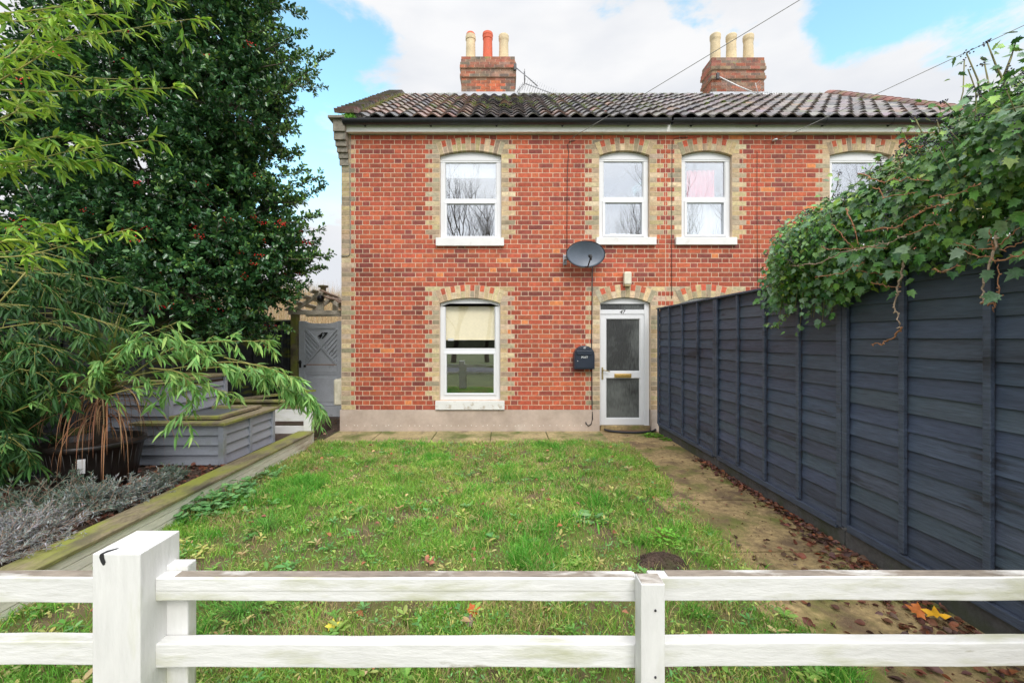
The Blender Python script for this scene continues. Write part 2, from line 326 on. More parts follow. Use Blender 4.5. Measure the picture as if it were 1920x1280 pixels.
def vnoise(x, y, sc, seed=0):
    g = np.random.default_rng(seed).random((64, 64)); x = x * sc + 1000.3; y = y * sc + 1000.7
    xi = np.floor(x).astype(int); yi = np.floor(y).astype(int); u = x - xi; w = y - yi; u = u * u * (3 - 2 * u); w = w * w * (3 - 2 * w)
    a = g[xi % 64, yi % 64]; b = g[(xi + 1) % 64, yi % 64]; c = g[xi % 64, (yi + 1) % 64]; d = g[(xi + 1) % 64, (yi + 1) % 64]
    return (a * (1 - u) + b * u) * (1 - w) + (c * (1 - u) + d * u) * w
def P(px, py, Y): return Vector(((px - CX) * Y / FX, Y, EYE - (py - CY) * Y / FX))     # measured photo position at distance Y
def WX(px): return (px - CX) * WY / FX
def WZ(py): return EYE - (py - CY) * WY / FX
def text(name, s, size, loc, mat, parent, shear=0.0, ext=.002, bold=0.0):
    c = bpy.data.curves.new(name, 'FONT'); c.body = s; c.size = size; c.extrude = ext; c.align_x = 'CENTER'; c.align_y = 'CENTER'; c.shear = shear; c.offset = bold
    t = bpy.data.objects.new('tmp', c); COL.objects.link(t); bpy.context.view_layer.update()
    me = bpy.data.meshes.new_from_object(t.evaluated_get(bpy.context.evaluated_depsgraph_get())); bpy.data.objects.remove(t)
    me.transform(Matrix.Translation(loc) @ Matrix.Rotation(R(90), 4, 'X')); me.materials.clear()
    return link(name, me, mat, parent)

# ------------------------------------------------------------------ ground
g = MB(); n_ = 60
xs = np.linspace(-300, 300, 61)
g.box(-300, 300, -300, 300, -.5, -.03); struct(g.build('ground', 'ground'))
g = MB(); g.box(-2.66, 1.75, .6, 6.2, -.1, 0); struct(g.build('lawn', 'lawnsoil'))
# paving in front of the house and the path by the fence, both of cast slabs
g = MB(); g.box(-2.66, 2.5, 6.05, 6.9, -.06, -.006); g.box(1.35, 2.5, .6, 6.06, -.06, -.0065); struct(g.build('slab_joints', 'joint'))
g = MB(); xs = [-2.64, -1.93, -1.06, -.20, .66, 1.53]
for a, b in zip(xs[:-1], xs[1:]): g.box(a + .008, b - .008, 6.08, 6.83, -.05, .006 + rnd.uniform(-.002, .003))
struct(g.build('paving', 'paving', bevel=.006))
g = MB(); ys = [6.83, 5.84, 4.84, 3.93, 2.98, 2.02, 1.06, .6]
for a, b in zip(ys[1:], ys[:-1]): g.box(1.4, 2.44, a + .009, b - .009, -.05, .004 + rnd.uniform(-.002, .003))
struct(g.build('path', 'path', bevel=.006))
g = MB(); g.box(-300, 300, -9.5, -4.0, -.04, -.018); struct(g.build('road', 'tarmac'))
g = MB(); g.box(-300, 300, -4.0, -3.88, -.04, .08); struct(g.build('kerb', 'concrete', bevel=.01))

# raised bed at the left
g = MB(); g.box(-4.42, -2.84, 1.0, 7.0, -.1, .165); struct(g.build('planting_bed', 'soil'))
g = MB(); g.box(-4.5, -2.62, 6.0, 12, -.1, -.012); struct(g.build('side_path', 'soil'))
wallt = thing('bed_wall', 'low dirty white boarded wall with mossy timber capping along the lawn', 'wall', (-2.7, 3.5, 0))
g = MB()
for k in range(3): g.box(-2.80, -2.635 + k * .004, .9, 5.84, .062 * k, .062 * (k + 1) - .004)
g.build('boarding', 'whitewall', wallt, bevel=.003)
for a, b in ((.8, 2.3), (2.306, 3.9), (3.906, 5.87)):
    g = MB(); g.box(-2.825, -2.60, a, b, .186, .212); g.build('capping_board', 'mosswood', wallt, bevel=.005)

# ------------------------------------------------------------------ the pair of houses
XL, XR, XM = WX(640), 7.76, 2.58
Z0, ZT = WZ(768), 4.725
COURSE = (ZT - Z0) / 58
house = thing('brick_house', 'red brick end cottage with white door and blue-black mailbox', 'house', (0, WY, 0))
house2 = thing('brick_house', 'attached right-hand red brick cottage mostly behind the dark fence and ivy', 'house', (5, WY, 0))
OP = []   # openings: xl, xr, zbottom, zspring, apex, owner
def mir(x): return 2 * XM - x
def opening(pl, pr, pb, ps, pa, both=True):
    a, b = WX(pl), WX(pr); z = (WZ(pb), WZ(ps), WZ(pa))
    OP.append((a, b) + z + (house,))
    if both: OP.append((mir(b), mir(a)) + z + (house2,))
opening(824.5, 940, 447, 291, 282)       # 0,1
opening(1123.5, 1218, 446, 291, 282)     # 2,3
opening(824, 938, 751, 568, 558)         # 4,5
opening(1125, 1220, 806, 568, 557)       # 6,7
REDS = [(.41, .090, .045), (.38, .082, .042), (.43, .100, .048), (.35, .078, .044), (.28, .066, .044), (.45, .108, .048), (.23, .056, .042), (.40, .085, .042), (.37, .075, .040)]
BUFFS = [(.38, .31, .22), (.30, .25, .17), (.46, .37, .25), (.45, .35, .20), (.50, .39, .23), (.42, .32, .20), (.48, .36, .20), (.36, .28, .18), (.58, .46, .30)]
def jc(c, s=.12, r=rnd):
    k = 1 + r.uniform(-s, s); return tuple(max(0, q * k * (1 + r.uniform(-s, s) * .4)) for q in c)
def redcol(x, z):
    if rnd.random() < .012: return (.60, .20, .07)
    w = 1.0
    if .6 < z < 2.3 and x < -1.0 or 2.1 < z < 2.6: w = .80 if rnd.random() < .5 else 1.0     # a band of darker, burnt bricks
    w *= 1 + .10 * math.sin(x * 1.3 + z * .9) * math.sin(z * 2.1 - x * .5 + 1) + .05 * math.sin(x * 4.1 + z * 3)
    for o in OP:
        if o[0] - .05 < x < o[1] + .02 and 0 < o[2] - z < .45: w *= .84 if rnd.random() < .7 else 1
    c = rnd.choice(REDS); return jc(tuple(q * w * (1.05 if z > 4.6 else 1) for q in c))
def arc_hw(o, z):
    xl, xr, zb, zs, za, _ = o; c = (xr - xl) / 2; r = za - zs; Rr = (c * c + r * r) / (2 * r); zc = za - Rr
    if z <= zs: return c
    d = Rr * Rr - (z - zc) ** 2
    return math.sqrt(d) if z < za else 0
walls = {id(house): MB(), id(house2): MB()}; morts = {id(house): MB(), id(house2): MB()}
def emit(a, b, z0, z1, col):
    for lo, hi, h in ((XL, XM, house), (XM, XR, house2)):
        p, q = max(a, lo), min(b, hi)
        if q - p > .012:
            y = WY + rnd.uniform(-.0015, .0015)
            walls[id(h)].box(p + .005, q - .005, y, WY + .11, z0 + .0052, z1 - .0052, col, skip=('back',))
for i in range(58):
    z0 = Z0 + i * COURSE; z1 = z0 + COURSE
    cuts = []; buffs = []; closers = []
    for o in OP:
        xl, xr, zb, zs, za, _ = o
        if z0 >= zb - .03 and z0 < za:
            hw = arc_hw(o, z0); xc = (xl + xr) / 2
            cuts.append((xc - hw, xc + hw))
        if z0 >= zb - .03 and z0 < za + .135:
            w = .225 if i % 2 else .113
            hw = (xr - xl) / 2; xc = (xl + xr) / 2
            inner = arc_hw(o, z0) if z0 < za else 0
            buffs += [(xl - w, xc - inner), (xc + inner, xr + w)]
            if not i % 2: closers += [(xl - w - .058, xl - w), (xr + w, xr + w + .058)]
    w = .15 if i % 2 else .225
    buffs += [(XL, XL + w), (XR - w, XR)]
    if i % 2: closers += [(XL + w, XL + w + .058), (XR - w - .058, XR - w)]
    def sub(iv, cs):
        out = [iv]
        for c in cs:
            nx = []
            for a, b in out:
                if c[1] <= a or c[0] >= b: nx.append((a, b)); continue
                if c[0] > a: nx.append((a, c[0]))
                if c[1] < b: nx.append((c[1], b))
            out = nx
        return out
    solid = sub((XL, XR), cuts)
    for a, b in solid:
        for lo, hi, h in ((XL, XM, house), (XM, XR, house2)):
            p, q = max(a, lo), min(b, hi)
            if q > p: morts[id(h)].box(p, q, WY + .003, WY + .112, z0, z1, skip=('back',))
    for cz, cols, kind in ((buffs, BUFFS, 'b'), (closers, None, 'c')):
        taken = cuts if kind == 'b' else cuts + buffs
        for iv in cz:
            iv = (max(iv[0], XL), min(iv[1], XR))
            if iv[1] <= iv[0]: continue
            for a, b in sub(iv, taken):
                if b - a < .015: continue
                n = max(1, round((b - a) / .225))
                for k in range(n):
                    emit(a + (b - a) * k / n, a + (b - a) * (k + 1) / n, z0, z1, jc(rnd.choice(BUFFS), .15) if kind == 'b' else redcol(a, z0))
    rest = sub((XL, XR), cuts + buffs + closers)
    off = (i % 2) * .16875 + .05
    for a, b in rest:
        if b - a < .02: 
            continue
        x = math.floor((a - off) / .3375) * .3375 + off; k = 0; edges = [a]
        while x < b + .4:
            for e in (x, x + .225):
                if a + .035 < e < b - .035: edges.append(e)
            x += .3375
        edges.append(b)
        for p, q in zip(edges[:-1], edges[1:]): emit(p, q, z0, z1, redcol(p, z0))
# segmental arches of buff voussoirs with red tips
for o in OP:
    gA = MB(); gM = MB()
    xl, xr, zb, zs, za, h = o; c = (xr - xl) / 2; r = za - zs; Rr = (c * c + r * r) / (2 * r); zc = za - Rr; xc = (xl + xr) / 2
    tw = math.asin(c / Rr) * 1.0; T = .205; n = 14 if c > .45 else 12
    pt = lambda t, q: (xc + q * math.sin(t), zc + q * math.cos(t))
    inn = [pt(-tw + 2 * tw * k / 24, Rr) for k in range(25)]; ou = [pt(tw - 2 * tw * k / 24, Rr + T) for k in range(25)]
    for k in range(24):     # mortar bed of the ring, stood 3 mm proud of the coursed brick
        t0, t1 = -tw + 2 * tw * k / 24, -tw + 2 * tw * (k + 1) / 24
        gM.prism([pt(t0, Rr), pt(t1, Rr), pt(t1, Rr + T), pt(t0, Rr + T)], WY - .003, WY + .113)
    for k in range(n):
        t0 = -tw + 2 * tw * k / n + .005; t1 = -tw + 2 * tw * (k + 1) / n - .003
        segs = [(Rr - .002, Rr + T - .002, jc(rnd.choice(BUFFS), .15))] if k % 2 == 0 else [(Rr - .002, Rr + .10, jc(rnd.choice(BUFFS), .15)), (Rr + .108, Rr + T - .002, jc((.47, .10, .05), .15))]
        if abs(t0 + t1) / 2 > tw * .88: segs = [(Rr - .002, Rr + T - .002, jc(rnd.choice(BUFFS), .15))]
        for a, b, col in segs: gA.prism([pt(t0, a), pt(t1, a), pt(t1, b), pt(t0, b)], WY - .007 + rnd.uniform(-.001, .001), WY + .116, col)
    gM.build('arch_mortar', 'mortar', gA.build('brick_arch', 'brick', h))
for h in (house, house2):
    w = walls[id(h)].build('wall', 'brick', h); morts[id(h)].build('mortar', 'mortar', w)
# body of the houses behind the facade
YB = 13.3
for h, a, b in ((house, XL, XM), (house2, XM, XR)):
    g = MB()
    if h is house: g.box(XL + .002, XL + .24, WY + .115, YB, 0, 4.7)
    else: g.box(XR - .24, XR - .002, WY + .115, YB, 0, 4.7)
    g.box(a + .01, b - .01, YB, YB + .2, 0, 4.7)
    g.build('side_wall', 'sidebrick', h)
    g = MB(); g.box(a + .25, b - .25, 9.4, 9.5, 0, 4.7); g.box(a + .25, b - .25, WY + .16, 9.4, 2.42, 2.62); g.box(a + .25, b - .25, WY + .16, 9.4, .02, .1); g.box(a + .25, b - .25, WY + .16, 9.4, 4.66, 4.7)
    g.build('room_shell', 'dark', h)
# plinth
g = MB(); g.box(XL - .018, WX(1124), WY - .022, WY + .11, -.05, Z0 - .003); g.box(WX(1221), XM, WY - .022, WY + .11, -.05, Z0 - .003)
pl = g.build('plinth', 'render', house, bevel=.006)
g = MB()
for k in range(44):
    x = XL + .1 + k * .098 + rnd.uniform(-.03, .03)
    if x < WX(1110):
        zc = WZ(797) + rnd.uniform(-.008, .008); g = MB(); g.prism([(x + .006 * math.cos(a), zc + .006 * math.sin(a)) for a in np.linspace(0, 2 * math.pi, 9)[:-1]], WY - .026, WY - .021); g.build('screw_cap', 'screw', pl)
g = MB(); g.box(XM, mir(WX(1220)), WY - .022, WY + .11, -.05, Z0 - .003); g.box(mir(WX(1124)), XR + .018, WY - .022, WY + .11, -.05, Z0 - .003); g.build('plinth', 'render', house2, bevel=.006)

def arc_poly(o, zlow, inset=0.0, n=18):
    xl, xr, zb, zs, za, _ = o; c = (xr - xl) / 2; r = za - zs; Rr = (c * c + r * r) / (2 * r); zc = za - Rr; xc = (xl + xr) / 2; tw = math.asin(c / Rr)
    top = [(xc + (Rr - inset) * math.sin(tw - 2 * tw * k / n), zc + (Rr - inset) * math.cos(tw - 2 * tw * k / n)) for k in range(n + 1)]
    return [(xl + inset * .3, zlow), (xr - inset * .3, zlow)] + top
def window(o, pys, h, glass, sillpx, sillmat='sill', fw=.078, lab=None):
    """pys: rows of the upper glass top/bottom, lower glass top/bottom, frame bottom, sill top/bottom in photo rows"""
    xl, xr = o[0], o[1]; t0, t1, b0, b1, fb, s0, s1 = [WZ(p) for p in pys]
    yf = WY + .062; g = MB(); e = .0025
    g.prism(arc_poly(o, t0, .004), yf, yf + .07)                      # arched head
    g.box(xl + e, xl + fw, yf, yf + .07, fb, t0 - e); g.box(xr - fw, xr - e, yf, yf + .07, fb, t0 - e)
    g.box(xl + fw, xr - fw, yf + .003, yf + .067, b0, t1); g.box(xl + fw, xr - fw, yf + .003, yf + .067, fb, b1)
    # opening sash of the lower light, standing proud
    s = .028
    for (a, b, c, d) in ((xl + fw - .012, xl + fw + s, b1, b0), (xr - fw - s, xr - fw + .012, b1, b0), (xl + fw - .012, xr - fw + .012, b0 + .001, b0 + s), (xl + fw - .012, xr - fw + .012, b1 - s, b1 - .001)):
        g.box(a, b, yf - .014, yf + .05, c, d)
    # slim bead round the upper light
    for (a, b, c, d) in ((xl + fw + e, xl + fw + .012, t1 + e, t0 - e), (xr - fw - .012, xr - fw - e, t1 + e, t0 - e)): g.box(a, b, yf + .008, yf + .04, c, d)
    g.prism(arc_poly((xl + .02, xr - .02, 0, o[3] - .035, o[4] - .03, 0), t0 + .028, .01), yf - .005, yf + .002)   # raised panel under the arch
    w = g.build('window', 'upvc', h, bevel=.003, seg=1)
    for a, b, c, d in ((xl + fw, xr - fw, t1, t0), (xl + fw + s, xr - fw - s, b1, b0)):
        p = MB(); p.box(a - .004, b + .004, yf + .026, yf + .030, c - .004, d + .004); p.build('pane', 'glassB' if glass == 'glassL' and d == t0 else glass, w)
    g = MB(); a, b = WX(sillpx[0]), WX(sillpx[1])
    if h is house2: a, b = mir(b), mir(a)
    g.box(a, b, WY - .055, WY + .06, s1, s0); g.build('sill', sillmat, w, bevel=.005)
    return w
rows1 = (302, 370, 380, 441, 446.5, 447, 462); rows2 = (300, 367, 378, 438, 445.5, 446, 460); rows3 = (572, 653, 664, 738, 750.5, 751, 767)
window(OP[0], rows1, house, 'glassU', (818, 945)); window(OP[1], rows1, house2, 'glassU', (818, 945))
window(OP[2], rows2, house, 'glassU', (1117, 1229)); window(OP[3], rows2, house2, 'glassU', (1117, 1231))
w5 = window(OP[4], rows3, house, 'glassL', (817, 946), 'dsill'); window(OP[5], rows3, house2, 'glassL', (817, 946))
# blind behind the ground floor window, curtains behind the neighbour's small window
g = MB(); g.box(OP[4][0] + .085, OP[4][1] - .085, WY + .145, WY + .149, WZ(636), WZ(571)); g.box(OP[4][0] + .085, OP[4][1] - .085, WY + .138, WY + .152, WZ(637.5), WZ(635)); bl = g.build('roller_blind', 'blind', house)
g = MB(); g.box(WX(838), WX(849), WY + .128, WY + .137, WZ(638.5), WZ(634.5)); g.build('blind_pull', 'upvc', bl)
g = MB(); a, b = OP[0][0] + .085, OP[0][1] - .085; g.box(a, b, WY + .145, WY + .149, WZ(328), WZ(296)); g.build('roller_blind', 'netting', house)
def curtain(name, a, b, z0, z1, y, mat, h, waves):
    g = MB(); n = waves * 6; pts = [(a + (b - a) * k / n, y + .02 * math.sin(k * 2 * math.pi / 6 + .3 * math.sin(k))) for k in range(n + 1)]
    vs = [(x, yy, z0) for x, yy in pts] + [(x, yy, z1) for x, yy in pts]
    g.add(vs, [(k, k + 1, k + n + 2, k + n + 1) for k in range(n)], None, True); g.build(name, mat, h)
curtain('curtain', WX(1296), WX(1349), WZ(367), WZ(312), WY + .17, 'curtain', house2, 6)
curtain('curtain', WX(1283), WX(1362), WZ(441), WZ(374), WY + .16, 'netting', house2, 8)

# doors
def door(o, h, detail=True):
    xl, xr = o[0], o[1]; sx = 1 if h is house else -1
    X = (lambda px: WX(px)) if h is house else (lambda px: mir(WX(px)))
    yf = WY + .058; g = MB()
    def bx(gm, p0, p1, y0, y1, r0, r1):
        a, b = sorted((X(p0), X(p1))); gm.box(a, b, y0, y1, WZ(r1), WZ(r0))
    g.prism(arc_poly(o, WZ(569), .004), yf, yf + .07)
    bx(g, 1125.3, 1127.6, yf, yf + .07, 569.3, 800); bx(g, 1210.5, 1219.6, yf, yf + .07, 569.3, 800)
    bx(g, 1127.6, 1210.5, yf + .003, yf + .067, 580, 588.5)
    fr = g.build('door_frame', 'upvc', h, bevel=.003, seg=1)
    g = MB(); bx(g, 1127.6, 1210.5, yf + .03, yf + .034, 568, 581); g.build('transom_light', 'obscure', fr)
    g = MB(); yl = yf + .012
    for q in ((1128, 1138, 589, 798), (1203, 1210.3, 589, 798), (1138, 1203, 589, 597), (1138, 1203, 697, 709), (1138, 1203, 786, 798)):
        bx(g, q[0], q[1], yl, yl + .05, q[2], q[3])
    for r0, r1 in ((597, 697), (709, 786)):
        for q in ((1138, 1139.3, r0, r1), (1201.7, 1203, r0, r1), (1139.3, 1201.7, r0, r0 + 1.3), (1139.3, 1201.7, r1 - 1.3, r1)): bx(g, q[0], q[1], yl + .012, yl + .04, q[2], q[3])
    d = g.build('door', 'upvc', h, bevel=.002, seg=1)
    for r0, r1 in ((597, 697), (709, 786)):
        g = MB(); bx(g, 1138, 1203, yl + .028, yl + .032, r0, r1); g.build('pane', 'obscure', d)
    g = MB(); bx(g, 1154, 1186, yl - .012, yl + .001, 701, 708.5); bx(g, 1156.5, 1183.5, yl - .017, yl - .010, 702.5, 707); g.build('letter_flap', 'brass', d, bevel=.002)
    g = MB(); bx(g, 1129.7, 1133, yl - .008, yl + .001, 689, 712); x = X(1131.3)
    g.tube([(x, yl - .01, WZ(694)), (x, yl - .05, WZ(694)), (x + sx * .04, yl - .055, WZ(694.5)), (x + sx * .11, yl - .052, WZ(696.5))], .008, 8); g.build('handle', 'gold', d)
    if h is house: text('house_number', '47', .085, (X(1168.5), yf - .001, WZ(584.3)), 'inkblack', fr, .25, .002)
    g = MB(); bx(g, 1126, 1219, WY + .0, WY + .13, 798.5, 808); g.build('door_step', 'path', fr)
door(OP[6], house); door(OP[7], house2)

# eaves: soffit, fascia and gutter for each house
for h, a, b in ((house, XL + .07, XM - .001), (house2, XM + .001, XR - .07)):
    g = MB(); g.box(a, b, 6.70, 6.725, 4.722, 4.86); g.build('fascia', 'fascia', h, bevel=.003)
    g = MB(); g.box(a, b, 6.726, WY + .02, 4.735, 4.745); g.build('soffit', 'fascia', h)
    g = MB(); rr = .070; yc, zc_ = 6.625, 4.868
    prof = [(yc + rr * math.cos(t), zc_ + rr * math.sin(t)) for t in np.linspace(math.pi, 2 * math.pi, 13)]
    inner = [(yc + (rr - .004) * math.cos(t), zc_ + (rr - .004) * math.sin(t)) for t in np.linspace(2 * math.pi, math.pi, 13)]
    g.prism(prof + inner, a + .03, b, axis='x')
    for x in np.arange(a + .35, b, 1.03): 
        p2 = [(yc + (rr + .006) * math.cos(t), zc_ + (rr + .006) * math.sin(t)) for t in np.linspace(math.pi, 2 * math.pi, 13)] + [(yc + (rr - .001) * math.cos(t), zc_ + (rr - .001) * math.sin(t)) for t in np.linspace(2 * math.pi, math.pi, 13)]
        g.prism(p2, x - .02, x + .02, axis='x'); g.box(x - .012, x + .012, 6.68, 6.70, 4.80, 4.86)
    g.build('gutter', 'gutter', h)

# pantiled roof
EY, EZ, RY, RZ = 6.615, 4.905, 9.9, 7.105
sl = Vector((0, RY - EY, RZ - EZ)); SLEN = sl.length; su = sl.normalized(); sn = Vector((0, -su.z, su.y))
TW, ROWS = .222, 12; GA = SLEN / ROWS
def tcolor(x, r):
    base = [(.11, .095, .098), (.095, .085, .092), (.14, .112, .105), (.08, .075, .083), (.15, .12, .105)]
    c = rnd.choice(base)
    if x < -.55 and rnd.random() < .62: c = rnd.choice([(.27, .15, .11), (.24, .14, .11), (.22, .16, .13)])
    elif x > 3 and rnd.random() < .5: c = rnd.choice([(.20, .155, .15), (.21, .18, .16), (.19, .15, .16)])
    elif rnd.random() < .10: c = (.24, .14, .10)
    return jc(c, .2)
NS = 9
def pant(t):      # S-profile height over one tile width, t in 0..1
    return .026 * math.sin(2 * math.pi * t - .6) + .004
roofs = {id(house): MB(), id(house2): MB()}
x = XL + .30; cidx = 0
while x < XR - .32:
    w_ = min(TW, XR - .30 - x)
    for r in range(ROWS):
        h = house if x + TW / 2 < XM else house2
        s0, s1 = r * GA - .015, (r + 1) * GA + .05; col = tcolor(x, r); jx = rnd.uniform(-.004, .004); jh = rnd.uniform(-.004, .006); sk = rnd.uniform(-.010, .010) - (.03 if rnd.random() < .015 else 0)
        vs = []
        for ss, lift in ((s0, .040), (s1, .002)):
            for k in range(NS + 1):
                t = k / NS; hgt = pant(t) + lift + jh
                p = Vector((x + jx + t * (w_ + .012), EY, EZ)) + su * (ss + sk * (1 if ss == s0 else 0)) + sn * hgt; vs.append(p)
        for k in range(NS + 1):   # the thick lower edge
            t = k / NS; p = Vector((x + jx + t * (w_ + .012), EY, EZ)) + su * (s0 + sk) + sn * (pant(t) + .040 + jh - .020); vs.append(p)
        m = NS + 1
        fs = [(k, k + 1, m + k + 1, m + k) for k in range(NS)]
        roofs[id(h)].add(vs, fs, col, True)
        roofs[id(h)].add(vs, [(2 * m + k, 2 * m + k + 1, k + 1, k) for k in range(NS)], tuple(q * .8 for q in col), False)
    x += TW; cidx += 1
for h, a, b in ((house, XL + .25, XM), (house2, XM, XR - .25)):
    rf = roofs[id(h)].build('roof', 'tile', h)
    g = MB(); y2 = YB + .3; z2 = 4.8
    g.add([(a, EY + .04, EZ - .045), (b, EY + .04, EZ - .045), (b, RY, RZ - .045), (a, RY, RZ - .045), (a, y2, z2), (b, y2, z2)], [(0, 1, 2, 3), (3, 2, 5, 4)])
    g.build('underlay', 'ridge', rf)
    g = MB(); n = int((b - a) / .45)
    for k in range(n):   # half-round ridge tiles
        xa, xb = a + (b - a) * k / n, a + (b - a) * (k + 1) / n; rr = .085 + .006 * (k % 2)
        g.prism([(RY + rr * math.cos(t), RZ - .055 + rr * math.sin(t) * 1.05) for t in np.linspace(0, math.pi, 9)], xa + .004, xb + .004, axis='x')
    g.build('ridge', 'ridge', h, bevel=.004, seg=1)
# gable parapets with tile coping and corbelled kneeler
MOSS = MB()
for h, a, b, sgn in ((house, XL - .015, XL + .27, 1), (house2, XR - .27, XR + .015, -1)):
    g = MB()
    lo = [(EY + .06, EZ - .12), (YB, EZ - .12)]
    g.prism([(6.83, 4.70), (YB, 4.70), (YB, 4.95), (RY, RZ + .07), (EY + .10, EZ + .07), (EY + .10, 4.86), (6.83, 4.86)], a + .02, b - .03, axis='x')
    g.build('gable_parapet', 'stone', h)
    g = MB(); n = 20
    for k in range(n):
        s0 = SLEN * k / n - .03; s1 = SLEN * (k + 1) / n + .03
        p0 = Vector((0, EY + .08, EZ + .05)) + su * s0; p1 = Vector((0, EY + .08, EZ + .05)) + su * s1
        q = [(p0 + sn * .125), (p1 + sn * .05), (p1 + sn * .02), (p0 + sn * .06)]
        c = jc(rnd.choice([(.16, .13, .12), (.20, .13, .11), (.13, .12, .12)]), .25) if sgn > 0 else jc(rnd.choice([(.20, .085, .065), (.17, .08, .065), (.14, .085, .075)]), .2)
        j = rnd.uniform(-.012, .012)
        if sgn > 0: g.prism([(v.y, v.z) for v in reversed(q)], a - .03 + j, b + .0 + j * .5, c, axis='x')
        else:
            m = 8; xc, rr = (a + b) / 2, .17; vs = []
            for v, kk in ((p0, 1.0), (p1, .88)):
                for t in np.linspace(0, math.pi, m): vs.append(v + Vector((xc + rr * kk * math.cos(t), 0, 0)) + sn * (.02 + .10 * kk * math.sin(t)))
            g.add(vs, [(i, i + 1, m + i + 1, m + i) for i in range(m - 1)] + [tuple(range(m - 1, -1, -1))], c)
    g.build('coping', 'coping', h)
    # corbelled kneeler and its cap
    g = MB(); xa, xb = (a - .02, a + .135) if sgn > 0 else (b - .135, b + .02)
    g.box(xa - .09 if sgn > 0 else xa - .02, xb + .02 if sgn > 0 else xb + .09, 6.58, 6.86, 4.885, 4.925)
    for zz0, zz1, y0, d in ((4.70, 4.884, 6.63, .03), (4.585, 4.698, 6.66, .03), (4.50, 4.583, 6.70, .02), (4.42, 4.498, 6.735, .01), (4.335, 4.418, 6.77, 0), (4.23, 4.333, 6.79, -.01)):
        g.box(xa - (d if sgn > 0 else 0), xb + (d if sgn < 0 else 0), y0, 6.815, zz0, zz1)
    g.build('kneeler', 'stone', h, bevel=.006)
# moss and tufts in the roof
def tuft(mb, c, r, n, hgt, cols):
    for _ in range(n):
        a = rnd.uniform(0, 6.28); q = rnd.uniform(0, 1) ** .5; b = Vector(c) + Vector((r[0] * q * math.cos(a), r[1] * q * math.sin(a), 0))
        d = Vector((rnd.gauss(0, .4), rnd.gauss(0, .4), 1)).normalized() * hgt * rnd.uniform(.5, 1.2); s = Vector((rnd.uniform(-1, 1), rnd.uniform(-1, 1), 0)).normalized() * hgt * .09
        mb.add([b - s, b + s, b + d * .6 + Vector((0, 0, 0)) + s * .6, b + d], [(0, 1, 2), (0, 2, 3)], rnd.choice(cols))
g = MB(); tuft(g, (XL + .16, 6.66, 4.88), (.13, .07), 420, .09, [(.16, .42, .04), (.22, .5, .05), (.10, .30, .03)])
for k in range(500):
    s = rnd.uniform(.1, .9) * SLEN; p = Vector((XL + .31 + rnd.gauss(0, .035), EY, EZ)) + su * s + sn * .04
    tuft(g, p, (.04, .04), 4, .05, [(.16, .24, .04), (.30, .22, .10), (.12, .2, .03), (.28, .2, .12)])
tag(g.build('roof_moss_tuft', 'leaf', house), None)
g = MB()
for k in range(240):
    x = rnd.uniform(XL + .4, XR - .4); p = Vector((x, RY - .10, RZ - .02)); tuft(g, p, (.10, .03), 9, .035, [(.18, .24, .04), (.12, .17, .03), (.24, .24, .06)])
for k in range(70):
    x = rnd.triangular(XL + .5, 3.5, -.2); s = rnd.uniform(.2, 1) * SLEN; p = Vector((x, EY, EZ)) + su * s + sn * .03
    tuft(g, p, (.07, .05), 40, .035, [(.20, .27, .04), (.14, .20, .03)])
g.build('roof_moss', 'leaf', house)

